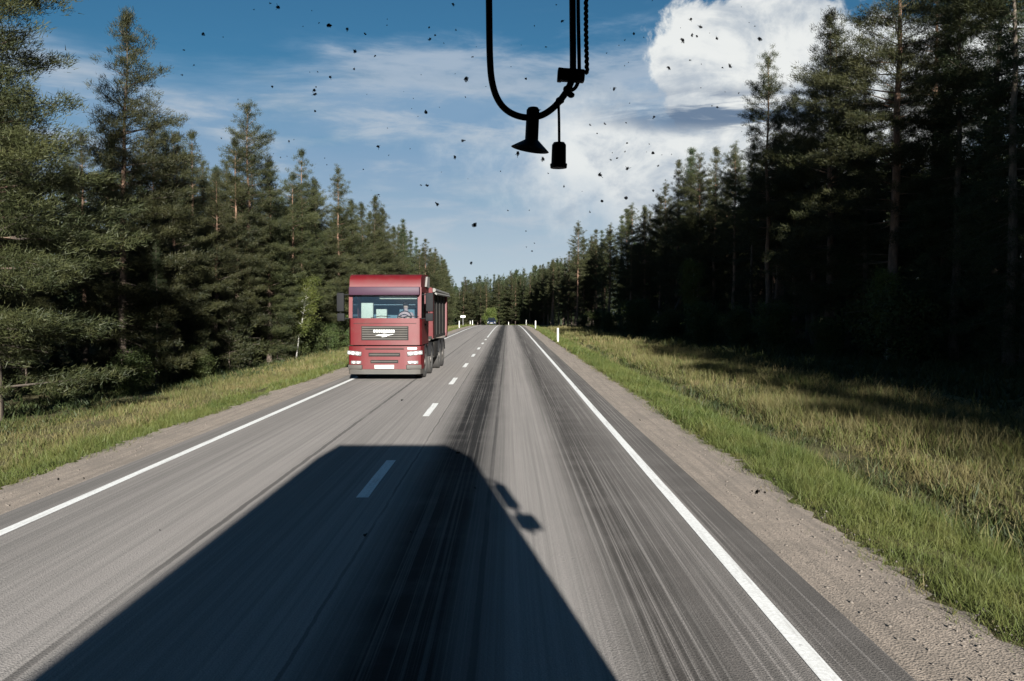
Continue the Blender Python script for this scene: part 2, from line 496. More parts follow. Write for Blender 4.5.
# ------------------------------------------------------------------ ground, road, markings
def xc(y):
    y = np.asarray(y, dtype=float)
    return -np.maximum(0, y - 165) ** 2 / (2 * 240.0)
def zr(y):
    y = np.asarray(y, dtype=float)
    yy = np.clip(y, 95, 300)
    return -0.000085 * (yy - 95) ** 2 - np.maximum(0, np.clip(y, 0, 2000) - 300) * 0.004
PX = [-1500, -400, -120, -60, -30, -20, -14.5, -12, -10, -8.6, -7.4, -6.6, -6.3, -5, 0, 2.4, 3.25, 3.7, 4.5, 5.0, 5.5, 6.1, 7.5, 10, 13, 18, 30, 60, 120, 400, 1500]
PZ = [6, 2, .2, -.3, -.5, -.5, -.48, -.42, -.36, -.30, -.20, -.10, -.05, -.045, -.045, -.045, -.035, -.05, -.16, -.34, -.36, -.20, -.10, -.02, .05, .25, .5, .8, 1.0, 2, 6]
def prof(d): return np.interp(d, PX, PZ)
def ground_z(x, y):
    x = np.asarray(x, dtype=float)
    return prof(x - np.where(np.abs(x) < 200, xc(y), 0)) + zr(y)

gx = np.unique(np.concatenate([np.array([-1500, -900, -500, -300, -200, -150, -110, -80, -60, -45, -36]), np.arange(-30, 36, .75), np.array(PX[10:20]), np.array([40, 50, 65, 85, 120, 200, 300, 500, 900, 1500])]))
gy = np.unique(np.concatenate([np.array([-600, -300, -150, -80, -50, -30]), np.arange(-20, 160, 4), np.arange(160, 420, 10), np.array([450, 550, 700, 1000, 1500, 2500])]))
X, Y = np.meshgrid(gx, gy)
rng = np.random.default_rng(3)
dd = X - xc(Y)
bumpy = np.where((dd > 4.4) | (dd < -7.2), 1.0, 0.0) * rng.normal(0, .035, X.shape)
# absolute position follows the bend of the road
XX = X + np.where(np.abs(X) < 130, xc(np.minimum(Y, 420)), 0)
Z = prof(X) + zr(Y) + bumpy
V = np.stack([XX.ravel(), Y.ravel(), Z.ravel()], 1)
nx, ny = len(gx), len(gy)
idx = np.arange(nx * ny).reshape(ny, nx)
F = np.stack([idx[:-1, :-1].ravel(), idx[:-1, 1:].ravel(), idx[1:, 1:].ravel(), idx[1:, :-1].ravel()], 1)
tag(link('ground', np_mesh('ground', V, F, True), M_ground), kind='structure')

def strip(name, xl, xr, ys, z, m, parent=None, jl=0.0, jr=0.0, thick=0.0):
    ys = np.asarray(ys, dtype=float)
    a = (xl(ys) if callable(xl) else xl) + xc(ys) + rng.normal(0, 1, len(ys)) * jl
    b = (xr(ys) if callable(xr) else xr) + xc(ys) + rng.normal(0, 1, len(ys)) * jr
    zz = zr(ys) + z
    n = len(ys)
    V = np.concatenate([np.stack([a, ys, zz], 1), np.stack([b, ys, zz], 1)])
    i = np.arange(n - 1)
    F = np.stack([i, i + n, i + n + 1, i + 1], 1)
    return link(name, np_mesh(name, V, F), m, parent)
ys_road = np.concatenate([np.arange(-60, 160, 4.0), np.arange(160, 345, 5.0)])
road = tag(strip('road', -5.48, 2.43, ys_road, 0.0, M_asph), kind='structure')
ys_g = np.concatenate([np.arange(-60, 0, 2.0), np.arange(0, 60, .12), np.arange(60, 120, .35), np.arange(120, 345, 4.0)])
tag(strip('gravel_shoulder', 2.40, lambda y: 3.36 + .04 * np.sin(y * .6) + .03 * np.sin(y * 2.3 + 1), ys_g, -0.016, M_gravel, None, 0, .05), kind='structure')
tag(strip('gravel_shoulder', lambda y: -6.42 + .08 * np.sin(y * .7), -5.45, ys_g, -0.016, M_gravel, None, .05, 0), kind='structure')
strip('edge_line', 1.86, 1.985, ys_road, .004, M_paint, road, .003, .003)
strip('edge_line', -5.09, -4.965, ys_road, .004, M_paint, road, .003, .003)
strip('centre_line', -1.775, -1.665, np.concatenate([np.arange(75, 160, 4.0), np.arange(160, 345, 5.0)]), .004, M_paint, road, .002, .002)
for k in range(-3, 8):
    y0 = 10.55 + 8.2 * k
    strip('lane_dash', -1.79, -1.65, np.linspace(y0, y0 + 2.65, 5), .004, M_paint, road, .003, .003)

# ------------------------------------------------------------------ foliage
def blades(P, Dv, Ln, Wd, rs):
    """one pointed triangle per blade"""
    n = len(P)
    side = np.cross(Dv, rs.normal(0, 1, (n, 3)))
    side /= np.linalg.norm(side, axis=1, keepdims=True) + 1e-9
    a = P - side * (Wd[:, None] / 2); b = P + side * (Wd[:, None] / 2); c = P + Dv * Ln[:, None]
    V = np.stack([a, b, c], 1).reshape(-1, 3)
    F = np.arange(3 * n).reshape(n, 3)
    return V, F

def unit(v): return v / (np.linalg.norm(v, axis=-1, keepdims=True) + 1e-9)

def conifer(seed, H, hb, Rm, kind='pine', step=.42, per=7, tuft=60, tstep=.24, blade=(.125, .0155), top=1.0, gaps=.12):
    """returns crown blades and limb segments"""
    rs = np.random.default_rng(seed)
    TP, TD, limbs = [], [], []
    z = hb
    lean = rs.normal(0, .01, 2)
    lop = rs.uniform(0, 6.28)
    while z < H - .1:
        t = (z - hb) / (H - hb)
        if kind == 'pine':
            r = .34 * (1 - t ** 10) + Rm * min(1.0, 1.18 * (1 - t) ** .82) * (0.62 + .38 * min(1, t * 3.5))
            elv = np.interp(t, [0, .3, .7, .93, 1], [-10, 2, 16, 30, 66])
        elif kind == 'tallpine':
            r = Rm * (math.sin(math.pi * min(1, (.16 + .84 * t)) ** .8) ** .6 if t < .97 else .25)
            elv = np.interp(t, [0, .4, .8, 1], [-6, 10, 30, 60])
        else:
            r = Rm * (1 - t) ** .85 * (0.75 + .25 * min(1, t * 4))
            elv = np.interp(t, [0, .3, .7, 1], [-24, -14, 10, 55])
        nb = max(4, int(round(per * (0.75 + .5 * rs.random()))))
        a0 = rs.uniform(0, 6.28)
        for b in range(nb):
            if rs.random() < gaps: continue
            a = a0 + 6.283 * b / nb + rs.normal(0, .25)
            L = max(.20, r * rs.uniform(.50, 1.22) * (1 + .16 * math.cos(a - lop)))
            e = R(elv + rs.normal(0, 9))
            d = np.array([math.cos(a) * math.cos(e), math.sin(a) * math.cos(e), math.sin(e)])
            zz = z + rs.normal(0, step * .25)
            p0 = np.array([lean[0] * zz, lean[1] * zz, zz])
            curve = (-.10 if kind == 'spruce' else .10) * L
            limbs.append((p0, p0 + d * L * .74 + np.array([0, 0, curve * .5]), .008 + .007 * L))
            k = max(2, int(L / tstep))
            ss = np.linspace(.16 if L < 1.1 else .34, 1.0, k)
            perp = np.array([-math.sin(a), math.cos(a), 0])
            for s in ss:
                base = p0 + d * L * s + np.array([0, 0, curve * s * s])
                TP.append(base); TD.append(d)
                spread = .40 * L * (1.12 - s)
                m = int(spread / (tstep * .85))
                for q in range(1, m + 1):
                    for sg in (-1, 1):
                        if rs.random() < .18: continue
                        off = sg * perp * q * tstep * .9 + d * (q * tstep * .55) + rs.normal(0, .07, 3)
                        off[2] += rs.normal(0.02, .07) - (.05 * q if kind == 'spruce' else 0)
                        TP.append(base + off); TD.append(unit(d * .8 + sg * perp * .7))
        z += step * rs.uniform(.8, 1.2)
    TP = np.array(TP); TD = np.array(TD)
    lead = np.array([[lean[0] * H, lean[1] * H, H - .25], [lean[0] * H, lean[1] * H, H - .05]])
    TP = np.concatenate([TP, lead]); TD = np.concatenate([TD, np.array([[0, 0, 1.], [0, 0, 1.]])])
    n = len(TP)
    P = np.repeat(TP, tuft, 0) + rs.normal(0, .082, (n * tuft, 3)) * np.array([1, 1, .8]) * (tstep / .24)
    up = np.array([0, 0, .45 if kind != 'spruce' else -.05])
    Dv = unit(np.repeat(TD, tuft, 0) * .75 + rs.normal(0, .62, (n * tuft, 3)) + up)
    Ln = blade[0] * rs.uniform(.65, 1.25, n * tuft)
    Wd = blade[1] * rs.uniform(.7, 1.3, n * tuft)
    V, F = blades(P, Dv, Ln, Wd, rs)
    return V, F, limbs, lean

def trunk_mesh(name, H, r0, lean, limbs, seed, stubs=0, stub_top=4.0):
    rs = random.Random(seed)
    mb = MB()
    n = 9
    pts = [(lean[0] * H * k / n + (rs.gauss(0, .03) if 0 < k < n else 0), lean[1] * H * k / n + (rs.gauss(0, .03) if 0 < k < n else 0), -.4 + (H - .0) * k / n) for k in range(n + 1)]
    rad = [max(.012, r0 * (1.25 if k == 0 else (1 - k / n) ** .85)) for k in range(n + 1)]
    mb.tube(pts, rad, 9)
    for p0, p1, rr in limbs:
        mb.cyl(p0, p1, rr, rr * .25, 4, False)
    for _ in range(stubs):
        zz = rs.uniform(1.2, stub_top); a = rs.uniform(0, 6.28); L = rs.uniform(.4, 1.5)
        p0 = Vector((lean[0] * zz, lean[1] * zz, zz))
        mb.cyl(p0, p0 + Vector((math.cos(a) * L, math.sin(a) * L, rs.uniform(-.25, .2))), .018, .006, 4, False)
    return mb.mesh(name, 60)

def broadleaf(seed, H, hb, Rm, n, blade=(.10, .07)):
    rs = np.random.default_rng(seed)
    limbs = []; C = []
    nl = 30
    for k in range(nl):
        t = k / nl
        z = hb + (H - hb) * t * .92
        a = rs.uniform(0, 6.28); L = Rm * math.sin(math.pi * (.18 + .74 * t)) ** .8 * rs.uniform(.55, 1.15)
        d = np.array([math.cos(a) * .8, math.sin(a) * .8, .55]); d /= np.linalg.norm(d)
        p0 = np.array([0, 0, z]); p1 = p0 + d * L
        limbs.append((p0, p1, .012 + .01 * L))
        for s in np.linspace(.3, 1.05, 5):
            C.append(p0 + d * L * s + rs.normal(0, .14, 3))
    C = np.array(C)
    m = max(4, n // len(C))
    P = np.repeat(C, m, 0) + rs.normal(0, .2, (len(C) * m, 3)) * np.array([1, 1, .8])
    Dv = unit(rs.normal(0, 1, P.shape) + np.array([0, 0, -.25]))
    V, F = blades(P, Dv, blade[0] * rs.uniform(.7, 1.3, len(P)), blade[1] * rs.uniform(.7, 1.3, len(P)), rs)
    return V, F, limbs, (0.0, 0.0)

PROTO = {}
def proto(key, name, crown, H, r0, mc, mt, seed, **kw):
    V, F, limbs, lean = crown
    cm = np_mesh(name + '_crown', V, F); cm.materials.append(mc)
    tm = trunk_mesh(name + '_trunk', H, r0, lean, limbs, seed, **kw); tm.materials.append(mt)
    PROTO[key] = (name, cm, tm, H)

for i in range(4):
    H = 12.0
    proto('p%d' % i, 'pine_tree', conifer(11 + i, H, [.9, 1.8, .7, 2.6][i], [2.15, 1.8, 2.4, 1.95][i], 'pine', step=.47, gaps=[.06, .10, .08, .12][i]), H, .15, M_pine, M_bark, i, stubs=6, stub_top=3)
for i in range(3):
    H = 16.0
    proto('t%d' % i, 'pine_tree', conifer(31 + i, H, [6.2, 4.6, 7.4][i], [2.0, 2.25, 1.75][i], 'tallpine', step=.48, per=6, tuft=60, gaps=.14), H, .17, M_pine, M_bark, 20 + i, stubs=16, stub_top=6)
for i in range(2):
    H = 12.0
    proto('s%d' % i, 'spruce_tree', conifer(51 + i, H, [.5, 1.2][i], [1.75, 1.45][i], 'spruce', step=.40, per=7, tuft=50, blade=(.11, .016), gaps=.06), H, .14, M_spruce, M_sbark, 40 + i, stubs=4, stub_top=2)
for i in range(2):
    H = 7.0
    proto('b%d' % i, 'birch_tree', broadleaf(61 + i, H, 2.0, 1.3, 9000), H, .06, M_leaf, M_birch, 50 + i)
for i in range(3):
    H = 2.4
    proto('u%d' % i, 'shrub', broadleaf(71 + i, H, .15, 1.15, 7000, (.11, .06)), H, .03, M_shrub, M_sbark, 60 + i)
proto('v0', 'bush', broadleaf(77, 3.0, .1, 1.3, 8000, (.14, .09)), 3.0, .03, M_leaf, M_sbark, 66)
H = 3.2
proto('y0', 'pine_sapling', conifer(81, H, .2, 1.0, 'pine', step=.3, per=6, tuft=16, tstep=.2, blade=(.14, .025)), H, .04, M_pine, M_bark, 70)

TREES = 0
EDGE = []
def plant(key, x, y, h, label, group, cat='tree', wide=1.0, rz=None, lean=(0, 0)):
    global TREES
    name, cm, tm, H = PROTO[key]
    o = root(name, (x, y, float(ground_z(x, y)) - .03), random.uniform(0, 6.28) if rz is None else rz, label, cat, group)
    o.rotation_euler.x, o.rotation_euler.y = lean
    s = h / H
    o.scale = (s * wide, s * wide, s)
    link('trunk', tm, None, o)
    link('crown' if cat == 'tree' else 'foliage', cm, None, o)
    TREES += 1
    return o

GL = 'sunlit conifers along the left forest edge'
GLB = 'conifers standing behind the left forest edge'
GR = 'shaded conifers along the right forest edge'
GRB = 'conifers standing behind the right forest edge'
GF = 'far conifers where the road bends out of sight'
LL = 'sunlit conifer in the forest edge left of the road'
LLB = 'dark conifer standing behind the first row of trees left of the road'
LR = 'shaded conifer in the forest edge right of the road'
LRB = 'dark conifer standing behind the first row of trees right of the road'
LF = 'sunlit far conifer closing the view where the road bends'
# trees one can point to, left
placed = []
def P_(key, x, y, h, label, group, **kw):
    placed.append((x, y)); return plant(key, x, y, h, label, group, **kw)
P_('p0', -11.9, 20.8, 13.8, 'big dark conifer cut by the left edge of the photo, taller than the frame', GL, wide=1.12)
P_('p2', -13.4, 31.0, 12.7, 'tall dense pine at left whose top nearly touches the photo top', GL, wide=1.02)
P_('p1', -15.2, 26.5, 10.0, 'dark pine filling the gap between the two tallest left pines', GL, wide=1.25)
P_('s0', -14.3, 38.0, 10.2, 'darker narrow spruce in the dip between two pines, left', GL)
P_('t0', -12.4, 43.0, 12.3, 'pine with long bare reddish trunk at the left grass edge', GL, wide=1.25)
P_('p1', -12.6, 48.0, 10.4, 'smaller pine close behind the reddish bare trunk on the left', GL)
P_('p3', -12.4, 54.0, 12.0, 'pine with a forked knobbly top, second crown left of red truck', GL)
P_('p0', -12.0, 64.0, 12.6, 'dense pine whose top rises just above left corner of the red truck', GL)
P_('p2', -12.0, 80.0, 12.6, 'dense pine whose top rises right above the red truck roof', GL)
P_('b0', -11.3, 48.0, 4.6, 'slim leaning birch with white trunk left of the red truck', 'birches at the forest edges', lean=(0, R(9)), rz=0)
P_('s1', -11.7, 30.0, 5.0, 'small pale sunlit spruce below the tall dense pine on the left', GL)
# right
P_('t1', 17.0, 47.0, 16.6, 'tall full pine against the white cloud, nearest the dark corner', GR, wide=1.15)
P_('t0', 15.0, 52.0, 16.6, 'tall pine with stepped tiers of branches standing alone against the white cloud', GR, wide=1.05)
P_('t2', 15.6, 62.0, 13.4, 'thin pine with pale bare trunk left of the stepped tall pine', GR)
P_('p1', 16.0, 70.0, 14.4, 'twin topped pine right of the road below the cloud edge', GR)
P_('t0', 15.8, 78.0, 15.0, 'bare trunked pine right of the road, first crown left of the pale trunk', GR)
P_('t2', 9.4, 122.0, 14.2, 'pine standing forward at far end of the right forest, highest of the far tops', GR)
bigp = P_('t1', 21.2, 45.0, 21.0, 'mottled grey trunked tall tree with a pale board, in the dark on the right', GR)
P_('t1', 15.8, 37.0, 19.5, 'tallest dark pine at the right, its loose crown cut by the photo top', GR, wide=1.2)
P_('t0', 18.6, 32.0, 20.5, 'dark pine cut by the upper right corner of the photo', GR, wide=1.25)
P_('s0', 20.5, 38.0, 17.0, 'black shaded spruce filling the right side below the upper right corner', GR, wide=1.2)
P_('b1', 15.2, 36.0, 3.8, 'thin pale birch sapling standing in the dark right forest', 'birches at the forest edges')
P_('b1', 13.6, 66.0, 6.0, 'slim birch with green leaves lit in front of the right forest', 'birches at the forest edges')
def clear(x, y, d): return all((x - a) ** 2 + (y - b) ** 2 > d * d for a, b in placed)
def row(y0, y1, dy, xf, hf, keys, label, group, jx=.7, dmin=1.6, wide=(.95, 1.15)):
    y = y0
    while y < y1:
        yy = y + random.uniform(-.3, .3) * dy
        x = xf(yy) + random.gauss(0, jx)
        if clear(x, yy, dmin):
            kk = random.choice(keys)
            o = plant(kk, x, yy, hf(yy) * random.uniform(.84, 1.06), label, group, wide=random.uniform(*wide))
            if group in (GL, GR) and yy < 110: EDGE.append((o, yy, kk, group))
            placed.append((x, yy))
        y += dy
xl = lambda y: -12.4 + float(xc(y)) - .2 * max(0, (60 - y) / 40)
def xr(y): return float(np.interp(y, [0, 45, 80, 125, 170, 200], [17.5, 17, 15.5, 12.4, 11.5, 11.5])) + float(xc(y))
row(33.5, 84, 2.3, xl, lambda y: 8.6 + 2.6 * min(1, max(0, (y - 24) / 30)), ['p0', 'p1', 'p2', 'p3', 's0', 'p3'], LL, GL)
row(84, 200, 3.0, xl, lambda y: 12.4, ['p0', 'p1', 'p2', 'p3', 's1'], LL, GL)
row(24, 84, 2.6, lambda y: xl(y) - 3.2, lambda y: 9.4 + 2 * min(1, max(0, (y - 24) / 30)), ['p1', 's0', 's1', 'p3', 't1'], LLB, GLB, .9)
row(22, 110, 3.2, lambda y: xl(y) - 7.0, lambda y: 10.2 + 2 * min(1, max(0, (y - 24) / 30)), ['s0', 's1', 'p1', 't0'], LLB, GLB, 1.2)
row(30, 84, 2.2, xr, lambda y: 15.2, ['t0', 't1', 't2', 's0', 'p1'], LR, GR, .8)
row(84, 205, 2.7, xr, lambda y: 13.4, ['t0', 't2', 'p1', 's1', 't1', 'p3'], LR, GR)
row(27, 100, 2.5, lambda y: xr(y) + 3.6, lambda y: 14.2, ['t0', 't1', 't2', 's0'], LRB, GRB, 1.0)
row(30, 110, 3.4, lambda y: xr(y) + 7.5, lambda y: 13.6, ['t0', 't1', 's0', 's1'], LRB, GRB, 1.3)
row(206, 330, 2.9, lambda y: xr(200) - float(xc(200)) + float(xc(y)) + 1.0, lambda y: 13.2, ['p0', 'p1', 'p2', 't1', 's0'], LF, GF, 1.0)
row(205, 330, 5.0, lambda y: xr(200) - float(xc(200)) + float(xc(y)) + 6, lambda y: 15.2, ['p0', 't1', 't0', 's0'], LF, GF, 1.5)

# shrubs and saplings along both forest edges
GS = 'shrubs along the forest edges'
for k, (x, y, h, key) in enumerate([(-11.4, 33, 1.2, 'u0'), (-11.6, 37.5, 2.6, 'y0'), (-11.7, 45.6, 3.2, 'y0'), (-11.6, 50, 1.8, 'u2'), (-11.4, 52.5, 2.0, 'u0'), (-11.4, 57, 1.8, 'u1'), (-12.0, 39.6, 3.4, 'y0'), (-11.0, 62, 2.2, 'u2'), (-11, 72, 2.4, 'u0'), (-10.8, 90, 2.6, 'u1'), (-11.4, 27.2, 1.3, 'u2')]):
    o = plant(key, x, y, h, 'leafy green shrub or sapling in front of the left trees', GS if key[0] == 'u' else 'saplings along the left forest edge', 'shrub'); EDGE.append((o, y, key, GL))
for k, (x, y) in enumerate([(13.8, 46), (14.6, 41), (13.3, 51), (12.4, 58), (13.5, 62), (11.8, 67), (12.6, 73), (11.4, 80), (12, 88), (10.6, 96), (10.4, 106), (15.3, 34.5), (16.2, 38.5), (14.2, 55), (12.9, 69), (9.7, 116)]):
    o = plant('u%d' % (k % 3), x, y, random.uniform(1.6, 3.0), 'dark green shrub at the foot of the right forest', 'dark shrubs along the right forest edge', 'shrub', wide=1.2); EDGE.append((o, y, 'u%d' % (k % 3), GR))
plant('v0', -4.6, 238, 4.6, 'round bright green bush beyond the far blue car', None, 'bush', wide=1.0)
plant('v0', -15.0, 205, 5.2, 'rounded bush at far left forest edge behind the white sign', None, 'bush', wide=1.1)

# what sets each edge tree and shrub apart: its look and its place after a tree one can find
WORDS = {'p0': 'dense pine', 'p1': 'slender pine', 'p2': 'broad pine', 'p3': 'high crowned pine', 's0': 'dark spruce', 's1': 'slim spruce', 't0': 'tall bare trunked pine', 't1': 'tall full crowned pine', 't2': 'small crowned tall pine',
         'u0': 'leafy shrub', 'u1': 'leafy shrub', 'u2': 'leafy shrub', 'y0': 'young pine sapling'}
MARKS = {GL: [(0, 'the dark conifer at the photo edge'), (31, 'the tall dense pine'), (43, 'the reddish bare trunk'), (54, 'the knobbly topped pine'), (64, 'the pine over the truck corner'), (80, 'the pine above the truck roof')],
         GR: [(0, 'the dark corner pine'), (37, 'the tallest dark pine'), (47, 'the full pine by the cloud'), (52, 'the stepped pine'), (62, 'the pale trunk'), (78, 'the bare trunked pine')]}
ORD = ['first', 'second', 'third', 'fourth', 'fifth', 'sixth', 'seventh', 'eighth', 'ninth', 'tenth', 'eleventh', 'twelfth', 'thirteenth', 'fourteenth', 'fifteenth']
cnt = {}
for o, y, kk, g in sorted(EDGE, key=lambda e: e[1]):
    mk = [m for a, m in MARKS[g] if a <= y][-1]
    k = (WORDS[kk], mk); cnt[k] = cnt.get(k, 0) + 1
    o['label'] = '%s in %s forest edge, %s beyond %s' % (WORDS[kk], 'left' if g == GL else 'right', ORD[cnt[k] - 1], mk)

# deep forest behind the rows on both sides (and beside the lorry on the right): one uncountable mass
def wood_mass(name, spots, seed):
    rs = np.random.default_rng(seed)
    vs, fs, off = [], [], 0
    base = [conifer(91 + k, 14.0, hb, 2.5, kd, step=.85, per=5, tuft=5, tstep=.55, blade=(.62, .17), gaps=.1) for k, (hb, kd) in enumerate(((1.2, 'pine'), (2.6, 'pine'), (.6, 'spruce')))]
    tr = []
    for x, y, h in spots:
        V, F, _, _ = base[rs.integers(3)]
        a = rs.uniform(0, 6.28); s = h / 14.0
        c_, s_ = math.cos(a), math.sin(a)
        Vn = np.stack([(V[:, 0] * c_ - V[:, 1] * s_) * s + x, (V[:, 0] * s_ + V[:, 1] * c_) * s + y, V[:, 2] * s + float(ground_z(x, y))], 1)
        vs.append(Vn); fs.append(F + off); off += len(Vn)
        # trunk as a four-sided tapering post made of triangles
        g = float(ground_z(x, y)); r = .16
        q = np.array([[x - r, y - r, g - .3], [x + r, y - r, g - .3], [x + r, y + r, g - .3], [x - r, y + r, g - .3], [x, y, g + h * .96]])
        vs.append(q); fs.append(np.array([[0, 1, 4], [1, 2, 4], [2, 3, 4], [3, 0, 4]]) + off); off += 5
    me = np_mesh(name, np.concatenate(vs), np.concatenate(fs))
    o = link(name, me, M_spruce)
    return o
sp = []
for y in np.arange(16, 180, 3.4):
    for j in range(4):
        sp.append((xl(y) - 9.5 - 3.6 * j + random.uniform(-1.2, 1.2), y + random.uniform(-2, 2), random.uniform(8.5, 11) if y < 60 else random.uniform(10, 12.0)))
tag(wood_mass('deep_wood', sp, 5), 'deep dark wood seen between the trunks left of the road', 'forest', kind='stuff')
sp = []
for y in np.arange(-66, 170, 3.6):
    if y < 22:
        for j in range(3):
            sp.append((15.9 + (1.6 if y > 6 else 0) + 4.0 * j + random.uniform(-.8, .8), y + random.uniform(-1.6, 1.6), random.uniform(14, 16) + 2.6 * j))  # out of view; back columns raised to shade the pines ahead
    else:
        for j in range(5):
            sp.append((xr(y) + 10.5 + 3.6 * j + random.uniform(-1, 1), y + random.uniform(-2, 2), random.uniform(11, 13.5)))
tag(wood_mass('deep_wood', sp, 6), 'deep dark wood right of the road, with unseen trees raised to shade it', 'forest', kind='stuff')

sp = []
for y in np.arange(200, 350, 3.6):
    for j in range(5):
        sp.append((11.0 + float(xc(y)) + 4 + 3.6 * j + random.uniform(-1.5, 1.5), y + random.uniform(-2, 2), random.uniform(11.5, 15)))
for y in np.arange(190, 300, 4.5):
    for j in range(3):
        sp.append((-14.0 + float(xc(y)) - 4 * j + random.uniform(-1.5, 1.5), y + random.uniform(-2, 2), random.uniform(11, 13.5)))
tag(wood_mass('deep_wood', sp, 8), 'far wood rising behind the trees where the road bends away', 'forest', kind='stuff')

# ------------------------------------------------------------------ grass
def grass(name, m, regions, seed, label):
    """regions: (d0, d1, y0, y1, per_m2, height, width, lean)"""
    rs = np.random.default_rng(seed)
    vs, n0, fs = [], 0, []
    for d0, d1, y0, y1, den, h, wd, spread in regions:
        n = int((d1 - d0) * (y1 - y0) * den)
        # clumps
        nc = max(1, n // 7)
        cx = rs.uniform(d0, d1, nc); cy = rs.uniform(y0, y1, nc)
        keep = np.ones(nc, bool)
        ii = rs.integers(0, nc, n)
        dx = cx[ii] + rs.normal(0, .07, n); y = cy[ii] + rs.normal(0, .07, n)
        x = dx + xc(y)
        z = prof(dx) + zr(y) - .02
        hh = h * rs.uniform(.35, 1.15, n) * (.72 + .45 * (np.sin(cx[ii] * 5.1 + 1.3 * np.sin(cy[ii] * 2.2)) * np.sin(cy[ii] * 3.1 + cx[ii]) > -.15)) * (.75 + .5 * rs.random(nc)[ii]) * (0.8 + .35 * np.sin(cx[ii] * 1.7 + cy[ii] * .9) * np.sin(cy[ii] * .53))
        P = np.stack([x, y, z], 1)
        Dv = unit(rs.normal(0, spread, (n, 3)) * np.array([1, 1, .2]) + np.array([0, 0, 1]))
        a = rs.uniform(0, 6.28, n); side = np.stack([np.cos(a), np.sin(a), 0 * a], 1) * (wd * rs.uniform(.6, 1.3, n) / 2)[:, None]
        mid = P + Dv * (hh * .55)[:, None]
        tip = mid + unit(Dv + rs.normal(0, spread * 1.1, (n, 3)) * np.array([1, 1, .4])) * (hh * .5)[:, None]
        V = np.stack([P - side, P + side, mid + side * .7, mid - side * .7, tip], 1).reshape(-1, 3)
        b = np.arange(n) * 5 + n0
        F = np.concatenate([np.stack([b, b + 1, b + 2], 1), np.stack([b, b + 2, b + 3], 1), np.stack([b + 3, b + 2, b + 4], 1)])
        vs.append(V); fs.append(F); n0 += 5 * n
    o = link(name, np_mesh(name, np.concatenate(vs), np.concatenate(fs)), m)
    return tag(o, label, 'grass', kind='stuff')
grass('green_grass', M_grass, [
    (2.95, 3.42, 3, 30, 60, .12, .006, .7), (3.25, 3.6, 3, 20, 900, .16, .0055, .7), (3.42, 5.05, 3, 16, 2100, .28, .0062, .6), (3.42, 5.05, 16, 45, 760, .28, .0125, .6), (3.42, 5.1, 45, 110, 160, .30, .05, .45), (3.42, 6, 110, 240, 30, .25, .12, .4),
    (3.25, 3.5, 3, 40, 300, .14, .010, .6), (5.6, 9.5, 4, 40, 110, .34, .018, .45), (5.6, 9.0, 40, 110, 45, .34, .05, .45)], 1, 'green mown grass beside the right gravel shoulder')
grass('dry_grass', M_dry, [
    (3.22, 3.6, 3, 40, 220, .13, .010, .6), (3.3, 3.6, 40, 110, 60, .16, .04, .5), (4.9, 5.7, 4, 40, 60, .34, .014, .35),
    (5.7, 10.2, 5, 24, 520, .40, .0075, .45), (5.7, 10.5, 24, 60, 210, .42, .014, .45), (5.7, 9.5, 60, 130, 60, .42, .055, .35), (4.6, 5.3, 40, 130, 50, .4, .04, .35)], 2, 'tall dry yellowish grass on the bank right of the road')
grass('green_grass', M_grass, [
    (-7.7, -6.36, 7, 24, 1000, .22, .009, .6), (-7.8, -6.42, 24, 60, 320, .22, .025, .45), (-7.8, -6.42, 60, 140, 90, .25, .055, .45), (-8.5, -6.4, 140, 240, 30, .3, .12, .4),
    (-11.5, -7.7, 12, 40, 70, .22, .02, .45), (-11.5, -7.8, 40, 130, 40, .25, .05, .45)], 3, 'green grass strip beside the left gravel shoulder')
grass('dry_grass', M_dry, [
    (-11.0, -7.6, 12, 35, 340, .24, .011, .5), (-11.2, -7.6, 35, 80, 110, .28, .03, .4), (-11, -7.6, 80, 160, 50, .3, .06, .4), (-6.55, -6.3, 8, 40, 60, .12, .012, .5)], 4, 'patchy dry grass between the left forest and green strip')
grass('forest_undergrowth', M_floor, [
    (4.95, 5.75, 3, 24, 420, .30, .020, .5), (4.95, 5.7, 24, 60, 160, .30, .035, .5), (5.7, 10, 4, 40, 26, .30, .025, .5), (8.6, 10, 6, 40, 60, .36, .04, .6), (10.0, 18, 14, 40, 90, .42, .05, .6), (9.6, 18, 40, 120, 45, .5, .08, .6), (18, 30, 20, 60, 20, .5, .1, .6)], 5, 'low dark undergrowth on the right forest floor, and dark grass as ditch shade')  # ditch strips: darker blades put in for the shade along the ditch
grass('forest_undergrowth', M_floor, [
    (-13.5, -10.2, 12, 45, 150, .30, .035, .6), (-13.5, -10.4, 45, 130, 60, .38, .06, .6), (-22, -13.5, 12, 60, 30, .4, .08, .6)], 6, 'low green undergrowth at the foot of the left forest')

